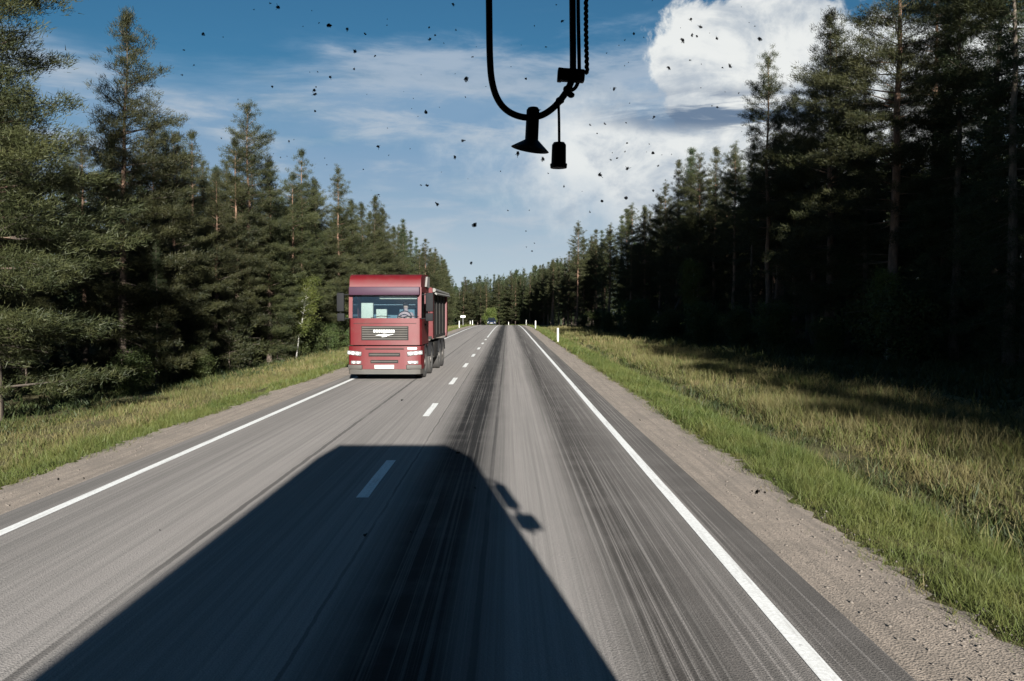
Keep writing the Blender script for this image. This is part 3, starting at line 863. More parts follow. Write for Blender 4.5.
# loose stones on the shoulders
rs_ = np.random.default_rng(12)
n = 3600
sy = 3.5 + 55 * rs_.random(n) ** 1.8
rt = rs_.random(n) < .62
sx_ = np.where(rt, 2.5 + 1.05 * rs_.random(n) ** .7, -5.55 - .95 * rs_.random(n) ** .7)
sr = .005 + .014 * rs_.random(n) ** 3
oct_ = np.array([[1, 0, 0], [0, 1, 0], [-1, 0, 0], [0, -1, 0], [0, 0, .8], [0, 0, -.8]])
of = np.array([[0, 1, 4], [1, 2, 4], [2, 3, 4], [3, 0, 4], [1, 0, 5], [2, 1, 5], [3, 2, 5], [0, 3, 5]])
ang = rs_.uniform(0, 6.28, n)
pv = np.repeat(oct_[None], n, 0) * (1 + .35 * rs_.normal(0, 1, (n, 6, 1)).clip(-1, 1)) * sr[:, None, None]
pr = np.stack([pv[..., 0] * np.cos(ang)[:, None] - pv[..., 1] * np.sin(ang)[:, None], pv[..., 0] * np.sin(ang)[:, None] + pv[..., 1] * np.cos(ang)[:, None], pv[..., 2]], -1)
pr += np.stack([sx_, sy, np.full(n, -.012)], 1)[:, None, :]
tag(link('loose_stones', np_mesh('loose_stones', pr.reshape(-1, 3), (of[None] + 6 * np.arange(n)[:, None, None]).reshape(-1, 3)), simple('small stones', (.105, .088, .075), .9, 0, .45, 40)), 'loose small stones scattered over the gravel shoulders', 'stones', kind='stuff')

# fallen branches in the right forest
def fallen(pts, r, label):
    mb = MB(); mb.tube(pts, r, 6)
    tag(mb.build('fallen_branch', M_dead), label, 'branch')
gz = lambda x, y: float(ground_z(x, y))
fallen([(15.2, 41, gz(15.2, 41) + .45), (17, 41.5, gz(17, 41.5) + .42), (19.5, 41.0, gz(19.5, 41) + .5)], [.05, .04, .015], 'long pale fallen branch lying in the dark right forest')
fallen([(12.3, 72, gz(12.3, 72)), (14.6, 76, 3.4), (17.4, 80, 7.6)], [.09, .07, .03], 'thin dead trunk leaning diagonally in the right forest')

# board and shadowed box on the mottled trunk
bz = gz(21.2, 45.0)
nb = root('nest_box', (21.35, 44.62, 3.45), 0.1, 'pale weathered board box fixed on the mottled grey trunk', 'nest box')
mb = MB(); mb.box(-.20, 1.0, -.14, .02, -.28, .30, .015); mb.build('box_body', M_plank, nb)
mb = MB(); mb.box(-.45, 1.7, -.22, .08, .305, .36, .01); mb.build('roof_board', M_plank, nb)
mb = MB(); mb.box(.18, .42, -.165, -.142, -.26, .28, .005); mb.build('dark_plank', M_dark, nb)

# ------------------------------------------------------------------ delineator posts and sign
GP = 'roadside delineator posts'
def post(x, y, label):
    o = root('delineator_post', (x, y, gz(x, y) - .05), 0, label, 'road post', GP)
    mb = MB(); mb.prism([(-.06, -.035), (.06, -.035), (.045, .04), (-.045, .04)], 'z', -.2, 1.06)
    mb.box(-.06, .06, -.035, .035, 1.061, 1.09, .012); mb.build('post_body', M_post, o)
    mb = MB(); mb.box(-.028, .028, -.042, -.0355, .84, .96); mb.build('reflector', M_refl, o)
    return o
post(3.55, 64, 'nearest white roadside post on the right, standing in grass')
post(3.55, 116, 'second white roadside post along the right verge')
post(3.4, 168, 'third roadside post along the right verge, near the bend')
post(0.15 , 222, 'far roadside post straight ahead beside the bend')
post(-6.6, 122, 'nearest white roadside post on left verge, right of the red truck')
post(-6.9, 175, 'second white roadside post on left verge, left of the far car')
post(-8.6, 205, 'third white roadside post on left verge, left of the far car')
sg = root('road_sign', (-8.6, 172, gz(-8.6, 172) - .1), 0, 'small blank white sign board on a pole on the far left verge', 'road sign')
mb = MB(); mb.cyl((0, 0, -.2), (0, 0, 2.2), .04, .04, 8); mb.build('pole', M_steel, sg)
mb = MB(); mb.box(-.45, .45, -.06, -.042, 1.85, 2.2, .006); mb.build('sign_board', M_white, sg)

# ------------------------------------------------------------------ red tipper truck
TR = root('tipper_truck', (-3.91, 28.6, 0), R(-1.2), 'red tipper truck with lit headlights driving towards the camera in the left lane', 'truck')
def part(mb, name, m, p=TR, smooth=35): return mb.build(name, m, p, smooth)
mb = MB()                                                    # lower front with rounded corners
mb.prism([(-1.16, .14), (-1.10, .04), (-.95, .0), (.95, .0), (1.10, .04), (1.16, .14), (1.16, .22), (-1.16, .22)], 'z', 1.12, 1.97)
part(mb, 'front_panel', M_red)
mb = MB()
mb.prism([(-1.0, -.006), (1.0, -.006), (1.0, .0), (-1.0, .0)], 'z', 1.80, 1.815)
part(mb, 'panel_seam', M_dark)
mb = MB()                                                    # roof cap, rounded forward edge
mb.prism([(.10, 2.97), (.13, 3.18), (.24, 3.31), (.45, 3.37), (2.15, 3.42), (2.15, 2.97)], 'x', -1.14, 1.14)
r_ = part(mb, 'roof', M_red)
mb = MB(); mb.prism([(1.2, 3.0), (2.1, 2.97), (2.14, 3.34), (1.5, 3.34)], 'x', 1.142, 1.20)
part(mb, 'air_deflector', M_tarp)
mb = MB(); mb.box(-1.12, 1.12, -.16, .09, 2.70, 2.965, .03, 2); part(mb, 'sun_visor', M_visor)
for s in (-1, 1):
    mb = MB(); mb.prism([(.03, 1.975), (.16, 1.975), (.22, 2.965), (.10, 2.965)], 'x', s * 1.04, s * 1.155)
    part(mb, 'windscreen_pillar', M_red)
    mb = MB(); mb.prism([(.225, 1.12), (1.35, 1.12), (1.35, 1.97), (.225, 1.97)], 'x', s * 1.09, s * 1.158)
    d = part(mb, 'door', M_red)
    mb = MB(); mb.box(min(s * 1.16, s * 1.19), max(s * 1.16, s * 1.19), 1.0, 1.22, 1.72, 1.78, .01); part(mb, 'handle', M_black, d)
    mb = MB(); mb.prism([(.23, 1.975), (1.28, 1.975), (1.28, 2.80), (.30, 2.80)], 'x', s * 1.10, s * 1.13); part(mb, 'side_window', M_dglass)
    mb = MB(); mb.prism([(1.285, 1.975), (2.15, 1.975), (2.15, 2.968), (.24, 2.968), (.22, 2.805), (1.285, 2.805)], 'x', s * 1.09, s * 1.15); part(mb, 'side_panel', M_red)
    mb = MB(); mb.prism([(1.355, 1.12), (2.15, 1.12), (2.15, 1.97), (1.355, 1.97)], 'x', s * 1.09, s * 1.15); part(mb, 'rear_panel', M_red)
    # mirrors
    mr = MB(); mr.box(min(s * 1.30, s * 1.54), max(s * 1.30, s * 1.54), .0, .12, 2.18, 2.78, .04); mo = part(mr, 'mirror', M_black)
    mr = MB(); mr.box(min(s * 1.29, s * 1.53), max(s * 1.29, s * 1.53), .01, .11, 1.88, 2.13, .03)
    mr.cyl((s * 1.14, .10, 2.72), (s * 1.42, .06, 2.72), .016, n=6); mr.cyl((s * 1.14, .10, 1.96), (s * 1.42, .06, 1.96), .016, n=6); mr.cyl((s * 1.42, .07, 1.9), (s * 1.42, .07, 2.75), .014, n=6)
    part(mr, 'mirror_arm', M_black, mo)
mb = MB(); mb.box(-1.12, 1.12, 2.16, 2.22, 1.0, 3.40); part(mb, 'back_wall', M_red)
mb = MB(); mb.box(-1.08, 1.08, .23, 2.15, 1.02, 1.10); part(mb, 'cab_floor', M_int)
mb = MB(); mb.box(-1.05, 1.05, .23, .60, 1.72, 1.94, .04); part(mb, 'dashboard', M_int)
mb = MB(); mb.box(-1.08, 1.08, 2.04, 2.14, 1.12, 2.96); part(mb, 'rear_lining', M_int)
mb = MB(); mb.prism([(.045, 1.965), (.057, 1.965), (.125, 2.72), (.113, 2.72)], 'x', -1.035, 1.035); part(mb, 'windscreen', M_tglass)
for s in (-.45, .45):
    mb = MB(); mb.tube([(s, .03, 1.98), (s + .30, .035, 2.04), (s + .62, .03, 2.02)], .012, 5); part(mb, 'wiper', M_black)
mb = MB(); mb.box(-.2, 1.0, .20, .24, 2.58, 2.69, .01); part(mb, 'pale_strip', M_cream)  # pale strip just inside the top of the windscreen
# grille
mb = MB(); mb.box(-.75, .75, -.012, .02, 1.27, 1.72, .006); gr = part(mb, 'grille', M_dark)
for k in range(6):
    mb = MB(); z = 1.29 + k * .073
    mb.prism([(-.016, z), (-.040, z + .012), (-.040, z + .040), (-.016, z + .052)], 'x', -.72, .72); part(mb, 'slat', M_grey, gr)
mb = MB()
rl = random.Random(5)
x = -.36
while x < .32:                                               # white name lettering, too blurred to read
    wl = rl.uniform(.045, .075); mb.box(x, x + wl, -.055, -.042, 1.515 + rl.uniform(0, .012), 1.60, .004); x += wl + .014
part(mb, 'lettering', M_white, gr)
mb = MB()
mb.prism([(-.30, 1.43), (-.14, 1.45), (-.02, 1.475), (.10, 1.46), (.30, 1.47), (.12, 1.43), (.02, 1.385), (-.10, 1.375), (-.06, 1.41)], 'y', -.055, -.042)
part(mb, 'emblem', M_white, gr)
# bumper
mb = MB()
mb.prism([(-1.19, .16), (-1.14, -.02), (-.98, -.10), (-.6, -.13), (.6, -.13), (.98, -.10), (1.14, -.02), (1.19, .16), (1.19, .60), (-1.19, .60)], 'z', .36, 1.085)
bp = part(mb, 'bumper', M_red)
mb = MB()
mb.prism([(-1.18, .16), (-1.13, -.03), (-.97, -.115), (-.6, -.14), (.6, -.14), (.97, -.115), (1.13, -.03), (1.18, .16), (1.18, .5), (-1.18, .5)], 'z', .20, .355)
part(mb, 'lower_lip', M_grey, bp)
for (z0, z1, hw) in ((.76, .88, .50), (.55, .65, .44)):
    mb = MB(); mb.box(-hw, hw, -.150, -.125, z0, z1, .01); part(mb, 'air_slot', M_dark, bp)
    for q in (1,):
        mb = MB(); mb.box(-hw + .03, hw - .03, -.162, -.152, (z0 + z1) / 2 - .012, (z0 + z1) / 2 + .012); part(mb, 'slat', M_grey, bp)
mb = MB(); mb.box(-.60, .62, -.155, -.128, .985, 1.02, .006); part(mb, 'trim_strip', M_dark, bp)
for s in (-1, 1):
    mb = MB(); mb.box(-.25, .25, -.05, .05, -.068, .068, .03, 3, Matrix.Translation((s * .96, -.085, .865)) @ Matrix.Rotation(-s * R(5), 4, 'Y') @ Matrix.Rotation(s * R(20), 4, 'Z')); hl = part(mb, 'headlight', M_hous)
    for q, rr in ((-.115, .058), (.04, .062), (.165, .045)):
        mb = MB(); mb.cyl((s * (.96 + q), -.10 + .364 * q, .865 + q * .07), (s * (.96 + q), -.156 + .364 * q, .865 + q * .07), rr, rr * .9, 14); part(mb, 'lamp', M_lamp, hl)
    mb = MB(); mb.box(-.17, .17, -.04, .04, -.05, .05, .02, 3, Matrix.Translation((s * .90, -.105, .575)) @ Matrix.Rotation(s * R(14), 4, 'Z')); fl = part(mb, 'fog_light', M_hous)
    for q in (-.08, .07):
        mb = MB(); mb.cyl((s * (.90 + q), -.11 + .25 * q, .575), (s * (.90 + q), -.163 + .25 * q, .575), .044, .04, 12); part(mb, 'lamp', M_lamp, fl)
    mb = MB(); mb.box(-.24, .24, -.045, .045, -.07, .07, .02, 2, Matrix.Translation((s * .93, -.10, .43)) @ Matrix.Rotation(s * R(16), 4, 'Z')); part(mb, 'corner_step', M_grey)
mb = MB(); mb.box(-.15, .15, -.03, .03, -.03, .03, .015, 2, Matrix.Translation((.88, -.10, 1.015))); part(mb, 'position_light', M_lens)
mb = MB(); mb.box(-.31, .31, -.172, -.150, .375, .495, .006); part(mb, 'number_plate', M_plate)
# chassis, mudguards, wheels
mb = MB()
for s in (-1, 1): mb.box(min(s * .35, s * .47), max(s * .35, s * .47), .5, 8.3, .72, .98)
mb.box(-.5, .5, 2.3, 2.9, .6, 1.2)
part(mb, 'chassis', M_dark)
mb = MB(); mb.box(.62, 1.16, 4.0, 5.3, .50, 1.08, .06); part(mb, 'fuel_tank', M_dark)
mb = MB(); mb.box(-1.16, -.62, 4.0, 5.3, .50, 1.08, .06); part(mb, 'battery_box', M_dark)
mb = MB(); mb.box(.55, 1.0, 2.32, 2.75, 1.25, 2.6, .05); part(mb, 'air_filter', M_black)
def tyre(x, y):
    s = 1 if x > 0 else -1
    mb = MB()
    prof_ = [(.33, -.15), (.47, -.16), (.51, -.13), (.515, 0), (.51, .13), (.47, .16), (.33, .15)]
    n = 24; rings = []
    for k in range(n):
        a = 2 * math.pi * k / n
        rings.append([mb.bm.verts.new((x + w_, y + r * math.cos(a), .515 + r * math.sin(a))) for r, w_ in prof_])
    for k in range(n):
        A, B = rings[k], rings[(k + 1) % n]
        for j in range(len(prof_)): mb.bm.faces.new((A[j], A[(j + 1) % len(prof_)], B[(j + 1) % len(prof_)], B[j]))
    wh = part(mb, 'wheel', M_rubber)
    mb = MB(); mb.cyl((x - .10, y, .515), (x + s * .11, y, .515), .335, .31, 20); mb.cyl((x, y, .515), (x + s * .15, y, .515), .13, .11, 12); part(mb, 'rim', M_rim, wh)
    mb = MB()
    pts = [(y + .60 * math.cos(a), .515 + .60 * math.sin(a)) for a in np.linspace(R(15), R(165), 9)]
    inn = [(y + .57 * math.cos(a), .515 + .57 * math.sin(a)) for a in np.linspace(R(165), R(15), 9)]
    mb.prism(pts + inn, 'x', x - .19, x + .19); part(mb, 'mudguard', M_black, wh)
for y in (1.35, 3.15, 6.15, 7.5):
    for x in (-.99, .99): tyre(x, y)
# tipper body
mb = MB(); mb.box(-1.19, 1.19, 2.85, 8.6, 1.22, 1.32, .01); tb = part(mb, 'tipper_floor', M_dark)
mb = MB(); mb.prism([(2.85, 1.32), (2.95, 1.32), (2.80, 3.02), (2.70, 3.02)], 'x', -1.19, 1.19); part(mb, 'headboard', M_red)
for s in (-1, 1):
    mb = MB(); mb.prism([(2.96, 1.322), (8.5, 1.322), (8.5, 2.88), (2.82, 2.93)], 'x', s * 1.10, s * 1.17); sdp = part(mb, 'tipper_side', M_dark)
    mb = MB(); mb.prism([(2.88, 1.24), (3.35, 1.24), (3.22, 2.96), (2.74, 3.0)], 'x', s * 1.172, s * 1.225); part(mb, 'front_post', M_red, sdp)
    mb = MB(); mb.prism([(8.1, 1.20), (8.35, 1.12), (8.68, 1.32), (8.72, 1.8), (8.68, 2.75), (8.25, 2.80), (8.2, 1.6)], 'x', s * 1.172, s * 1.23); part(mb, 'rear_post', M_red, sdp)
    for y in (4.5, 5.7, 6.9):
        mb = MB(); mb.box(min(s * 1.172, s * 1.20), max(s * 1.172, s * 1.20), y, y + .10, 1.33, 2.86); part(mb, 'rib', M_dark, sdp)
mb = MB(); mb.box(-1.16, 1.16, 8.5, 8.6, 1.33, 2.75); part(mb, 'tailgate', M_red)
mb = MB()
mb.prism([(-1.20, 2.90), (-1.0, 3.02), (-.4, 3.06), (.4, 3.05), (1.0, 3.02), (1.22, 2.93), (1.36, 2.80), (1.34, 2.76), (1.18, 2.86), (.4, 2.98), (-.4, 3.0), (-1.18, 2.86)], 'y', 3.1, 8.6)
part(mb, 'tarpaulin', M_tarp)
mb = MB(); mb.cyl((1.26, 2.9, 2.93), (1.26, 8.6, 2.88), .07, .06, 10); part(mb, 'tarp_roll', M_tarp)

# things in the cab
def bx(name, x0, x1, y0, y1, z0, z1, m, label, cat):
    mb = MB(); mb.box(0, x1 - x0, 0, y1 - y0, 0, z1 - z0, .015)
    o = mb.build(name, m, None, 35, (-3.91 + x0, 28.6 + y0, z0)); return tag(o, label, cat)
bx('paper_roll_pack', -.80, -.42, .30, .50, 1.945, 2.46, M_cream, 'tall white pack on the dashboard behind red truck windscreen', 'pack')
bx('paper_box', -.32, .02, .30, .52, 1.945, 2.26, M_cream, 'low cream box on the dashboard in the middle of red truck windscreen', 'box')
mb = MB(); mb.box(-.26, .26, .0, .14, .0, .72, .05); mb.box(-.25, .25, -.5, .02, -.1, .06, .05); mb.box(-.2, .2, -.42, -.05, -.62, -.09, .03)
tag(mb.build('driver_seat', M_int, None, 35, (-3.91 + .55, 28.6 + 1.35, 1.74 - .12)), 'grey driver seat inside the red truck cab', 'seat')

# driver: one continuous skinned body
def driver():
    vs = [((0, 0, 0), .15), ((0, -.02, .22), .155), ((0, -.03, .42), .17), ((0, -.03, .54), .085), ((0, -.05, .61), .06), ((0, -.06, .68), .085), ((0, -.065, .76), .098), ((0, -.055, .84), .07),
          ((.19, -.03, .47), .065), ((.27, -.20, .27), .050), ((.16, -.44, .32), .038), ((.13, -.52, .34), .030),
          ((-.19, -.03, .47), .065), ((-.27, -.20, .27), .050), ((-.16, -.44, .32), .038), ((-.13, -.52, .34), .030),
          ((.10, -.20, -.02), .09), ((.13, -.44, -.02), .07), ((.13, -.52, -.38), .05), ((.13, -.60, -.46), .04),
          ((-.10, -.20, -.02), .09), ((-.13, -.44, -.02), .07), ((-.13, -.52, -.38), .05), ((-.13, -.60, -.46), .04)]
    ed = [(0, 1), (1, 2), (2, 3), (3, 4), (4, 5), (5, 6), (6, 7), (2, 8), (8, 9), (9, 10), (10, 11), (2, 12), (12, 13), (13, 14), (14, 15), (0, 16), (16, 17), (17, 18), (18, 19), (0, 20), (20, 21), (21, 22), (22, 23)]
    me = bpy.data.meshes.new('person'); me.from_pydata([v for v, _ in vs], ed, [])
    o = bpy.data.objects.new('person', me); COL.objects.link(o)
    md = o.modifiers.new('skin', 'SKIN'); sb = o.modifiers.new('sub', 'SUBSURF'); sb.levels = 1; sb.render_levels = 2
    for k, (_, r) in enumerate(vs): me.skin_vertices[0].data[k].radius = (r, r * (.75 if k in (0, 1, 2) else 1))
    me.skin_vertices[0].data[0].use_root = True
    me.materials.append(M_shirt)
    o.location = (-3.91 + .55, 28.6 + 1.12, 1.64)
    tag(o, 'truck driver in a pale pink top, both hands on the steering wheel', 'person')
    def kid(name, mb, m): return mb.build(name, m, o, 60)
    mb = MB(); mb.ball((0, -.075, .755), .108, 3, (.82, .95, 1.12)); mb.ball((0, -.185, .745), .02, 1, (.8, 1, 1.3)); mb.ball((.09, -.06, .75), .025, 1, (.5, 1, 1.3)); mb.ball((-.09, -.06, .75), .025, 1, (.5, 1, 1.3)); kid('face', mb, M_skin)
    mb = MB(); mb.ball((0, -.045, .795), .112, 3, (.86, .95, .95)); kid('hair', mb, M_hair)
    mb = MB(); mb.ball((.036, -.168, .775), .012, 1); mb.ball((-.036, -.168, .775), .012, 1); kid('eyes', mb, M_hair)
    mb = MB(); mb.box(-.03, .03, -.178, -.165, .692, .702); kid('mouth', mb, M_shirt)
    for s in (-1, 1):
        mb = MB(); mb.ball((s * .13, -.545, .345), .042, 2, (.75, 1, .9))
        for q in range(5):
            mb.tube([(s * (.13 + .02 * (q - 2)), -.57, .355 + (.0 if q else -.02)), (s * (.13 + .02 * (q - 2)), -.605, .35), (s * (.13 + .02 * (q - 2)), -.60, .318)], [.010, .009, .007], 6)
        kid('hand', mb, M_skin)
driver()
sw = MB()
cx, cy, cz = -3.91 + .55, 28.6 + .56, 2.0
pts = [(cx + .22 * math.cos(a), cy + .04 * math.sin(a), cz + .20 * math.sin(a)) for a in np.linspace(0, 2 * math.pi, 25)]
sw.tube(pts, .016, 6); sw.cyl((cx, cy, cz), (cx, cy - .05, 1.9), .03, .04, 8); sw.cyl((cx - .2, cy, cz), (cx + .2, cy, cz), .014, n=6)
swo = sw.build('steering_wheel', M_black, None); swo.parent = TR; swo.location = (3.91, -28.6, 0)

# ------------------------------------------------------------------ far blue car
CR = root('car', (-3.45, 188.0, float(zr(188.0))), 0, 'small dark blue car far ahead, coming round the bend with headlights on', 'car')
mb = MB(); mb.prism([(0, .28), (0, .62), (.12, .78), (1.15, .95), (3.9, .98), (4.25, .9), (4.3, .35), (4.1, .25), (.2, .22)], 'x', -.88, .88); mb.build('body', M_blue, CR, 25)
mb = MB(); mb.prism([(1.15, .95), (1.95, 1.43), (3.3, 1.46), (4.0, .98)], 'x', -.72, .72); mb.build('cabin', M_dglass, CR, 25)
mb = MB(); mb.box(-.66, .66, 1.98, 3.3, 1.44, 1.485, .02); mb.build('roof', M_blue, CR)
for s in (-1, 1):
    mb = MB(); mb.box(s * .70 - .09, s * .70 + .09, -.03, .08, .58, .65, .02); mb.build('headlight', M_lamp, CR)
    mb = MB(); mb.box(s * .98 - .1, s * .98 + .1, 1.35, 1.47, .95, 1.08, .02); mb.build('mirror', M_blue, CR)
    for y in (.8, 3.4):
        mb = MB(); mb.cyl((s * .70, y, .31), (s * .89, y, .31), .31, n=18); wl = mb.build('wheel', M_rubber, CR)
        mb = MB(); mb.cyl((s * .80, y, .31), (s * .90, y, .31), .2, n=12); mb.build('rim', M_rim, wl)
mb = MB(); mb.box(-.24, .24, -.035, -.01, .38, .47); mb.build('number_plate', M_plate, CR)
mb = MB(); mb.box(-.45, .45, -.02, .0, .50, .60); mb.build('grille', M_black, CR)

# ------------------------------------------------------------------ the lorry the picture is taken from
OT = root('lorry', (0, 0, 0), 0, 'large flat fronted lorry whose windscreen, specked with dead insects, the road is seen through', 'truck')
XL, XR, YF, YB, ZT, ZC = -.98, 1.36, .47, -11.6, 4.02, 3.66
def opart(mb, name, m, p=OT): return mb.build(name, m, p, 30)
mb = MB(); mb.prism([(XL, ZC), (XL + .28, ZT), (XR - .30, ZT), (XR, ZC), (XR - .05, ZC), (XR - .32, ZT - .05), (XL + .30, ZT - .05), (XL + .05, ZC)], 'y', YB, YF - .005); opart(mb, 'roof', M_lorry)
for x in (XL, XR - .05):
    mb = MB(); mb.box(x, x + .05, YB + .003, -1.2, .95, ZC - .003); opart(mb, 'side_panel', M_lorry)
    mb = MB(); mb.box(x, x + .05, -1.195, YF - .01, .55, 1.75); d = opart(mb, 'door', M_lorry)
    mb = MB(); mb.box(x - .02 if x < 0 else x + .05, x if x < 0 else x + .07, -1.05, -.8, 1.5, 1.55); opart(mb, 'handle', M_black, d)
    mb = MB(); mb.box(x + .012, x + .038, -1.1, .30, 1.755, 2.85); opart(mb, 'side_window', M_dglass)
    mb = MB(); mb.box(x, x + .05, -1.195, YF - .01, 2.855, ZC - .003); opart(mb, 'upper_panel', M_lorry)
    mb = MB(); mb.box(x + .001, x + .049, .305, YF - .012, 1.753, 2.853); mb.box(x + .001, x + .049, -1.195, -1.105, 1.753, 2.853); opart(mb, 'window_frame', M_lorry)
mb = MB(); mb.prism([(XL + .003, .9), (XR - .003, .9), (XR - .003, ZC), (XR - .3, ZT - .05), (XL + .28, ZT - .05), (XL + .003, ZC)], 'y', YB - .05, YB - .002); opart(mb, 'rear_door', M_lorry)
mb = MB(); mb.prism([(XL + .051, .9), (XR - .051, .9), (XR - .051, ZC), (XR - .32, ZT - .052), (XL + .30, ZT - .052), (XL + .051, ZC)], 'y', -1.9, -1.85); opart(mb, 'bulkhead', M_black)
mb = MB(); mb.box(XL + .051, XR - .051, -1.84, YF - .02, .90, .95); opart(mb, 'cab_floor', M_black)
mb = MB(); mb.box(XL + .051, XR - .051, -11.5, -1.91, .88, .94); opart(mb, 'cargo_floor', M_dark)
mb = MB(); mb.box(XL + .004, XR - .004, YF - .004, YF + .05, .50, 1.72, .02); opart(mb, 'front_panel', M_lorry)
mb = MB(); mb.prism([(XL + .004, 2.78), (XR - .004, 2.78), (XR - .004, ZC), (XR - .30, ZT), (XL + .28, ZT), (XL + .004, ZC)], 'y', YF - .003, YF + .04); opart(mb, 'front_header', M_lorry)
for x in (XL + .004, XR - .104):
    mb = MB(); mb.box(x, x + .10, YF - .002, YF + .035, 1.722, 2.778); opart(mb, 'pillar', M_lorry)
mb = MB(); mb.box(XL + .06, XR - .06, .02, YF - .03, 1.30, 1.70, .05); opart(mb, 'dashboard', M_black)
mb = MB(); mb.box(XL + .06, XR - .06, -1.84, YF - .02, 2.96, 3.0); opart(mb, 'headliner', M_black)
mb = MB(); mb.box(XL, XR, YF - .1, YF + .12, .28, .497, .03); opart(mb, 'bumper', M_grey)
for s in (XL + .28, XR - .28):
    mb = MB(); mb.box(s - .2, s + .2, YF + .051, YF + .09, .62, .82, .03); opart(mb, 'headlight', M_lens)
mb = MB(); mb.box(-.30, .68, -11.4, .2, .55, .87); opart(mb, 'chassis', M_dark)
for y in (-.9, -8.4, -9.8):
    for x in (XL + .16, XR - .16):
        mb = MB(); mb.cyl((x - .14, y, .5), (x + .14, y, .5), .5, n=24); wl = opart(mb, 'wheel', M_rubber)
        mb = MB(); mb.cyl((x - .15, y, .5), (x + .15, y, .5), .28, n=16); opart(mb, 'rim', M_rim, wl)
# mirrors, right pair throws the shadow seen on the road
for s, x0 in ((1, XR), (-1, XL)):
    def bxm(a, b, z0, z1): 
        m_ = MB(); m_.box(min(x0 + s * a, x0 + s * b), max(x0 + s * a, x0 + s * b), YF - .06, YF + .06, z0, z1, .04, 3); return m_
    mo = opart(bxm(.02, .18, 2.68, 3.08), 'mirror', M_black)
    opart(bxm(.02, .25, 2.40, 2.60), 'wide_mirror', M_black)
    m_ = MB(); m_.tube([(x0 - s * .02, YF, 3.16), (x0 + s * .10, YF, 3.14), (x0 + s * .11, YF, 2.36)], .026, 6); opart(m_, 'mirror_arm', M_black, mo)
# windscreen with insects
WY = YF - .025
mb = MB(); mb.box(XL + .105, XR - .105, WY - .003, WY + .003, 1.72, 2.785); ws = opart(mb, 'windscreen', M_wglass)

from mathutils import Euler
EYE = Vector((0, 0, CAMZ)); EYE_R = Euler((R(88.123), 0, -R(.2546))).to_matrix()      # where the photographer's eye was
def at(px, py, dist):
    """point that stands at the given distance ahead"""
    d = EYE_R @ Vector(((px - 512) / FPX, (340.5 - py) / FPX, -1))
    return EYE + d * (dist / d.y)
splats = []; smears = []
for k in range(8):
    rs = random.Random(100 + k)
    mb = MB()
    n = 9
    el_ = rs.uniform(.9, 2.0)
    ring = []; top = []
    for i in range(n):
        a = 2 * math.pi * i / n; r = rs.uniform(.55, 1.15)
        ring.append(mb.bm.verts.new((r * math.cos(a), 0, r * el_ * math.sin(a))))
        top.append(mb.bm.verts.new((.55 * r * math.cos(a), .7, .55 * r * el_ * math.sin(a))))
    tip = mb.bm.verts.new((0, .95, 0)); bot = mb.bm.verts.new((0, 0, 0))
    for i in range(n):
        j = (i + 1) % n
        mb.bm.faces.new((ring[i], ring[j], top[j], top[i])); mb.bm.faces.new((top[i], top[j], tip)); mb.bm.faces.new((ring[j], ring[i], bot))
    if k % 2:
        for q in range(2):
            a = rs.uniform(0, 6.28); L = rs.uniform(1.6, 2.6)
            mb.cyl((0, .3, 0), (L * math.cos(a), .3, L * math.sin(a)), .22, .1, 4)
    me = mb.mesh('insect_splat', 40); me.materials.append(M_bug); splats.append(me)
    me2 = me.copy(); me2.materials.clear(); me2.materials.append(M_smear); smears.append(me2)
big = [(203, 34, 2.4), (278, 7, 3), (329, 25, 4), (347, 29, 2.2), (365, 34, 1.8), (430, 39, 2), (435, 35, 2), (355, 51.5, 3.2), (354, 69, 2), (330, 77, 2.2), (375, 56, 1.6), (314, 90, 3), (315, 94, 2.4), (316, 87, 1.8), (272, 86.5, 2), (182, 75, 1.6), (466, 79, 3.4), (426, 112, 3.2), (315, 111, 2), (289, 141, 1.8), (378, 146.5, 2.4), (463, 140.5, 2.4), (455, 157, 2.2), (427, 185.5, 2), (437, 204, 2.6), (421, 185, 1.4), (474.5, 225, 3.4), (471, 263, 2), (456, 30, 1.6), (453, 4, 2),
       (634, 34, 2), (669, 67.5, 2.4), (691, 19, 2.2), (701, 27, 2.6), (683, 40, 3), (692, 35, 2), (697, 36, 2), (717, 38.5, 2), (760, 39, 3), (730, 66, 2.6), (614, 89, 2.2), (653, 153, 2.8), (627.5, 168.5, 2.8), (600, 175, 3), (602, 201, 2.6), (626, 198, 3.4), (653.5, 190.5, 2.4), (654, 117, 2), (717, 107, 1.8), (611, 160, 1.6), (658, 166, 1.6), (518, 153, 3), (543, 159, 2.6), (526, 78.5, 2.4), (466, 78, 2.2), (562, 21, 2.2), (634, 33, 2), (617, 158, 1.5), (590, 212, 1.6), (526, 231, 1.6), (532, 251, 1.4), (590, 125, 1.6), (605, 124, 1.8), (627, 143, 1.4),
       (402, 400, 1.6), (757, 492, 3.2), (765, 492.5, 2.0), (752, 491, 1.6), (411, 532, 1.4), (58, 479, 2), (84, 478, 1.4), (160, 530, 1.2), (1008, 470, 2), (948, 125, 1.6), (700, 318, 1.2), (980, 172, 1.4), (640, 420, 1.2), (475, 488, 1.6), (458, 453, 2.0), (365, 535, 2.4)]
rs = random.Random(21)
for _ in range(120):
    big.append((rs.uniform(170, 760), rs.betavariate(1.1, 1.6) * 300, rs.choice((.7, .8, .9, 1.0, 1.2, 1.5))))
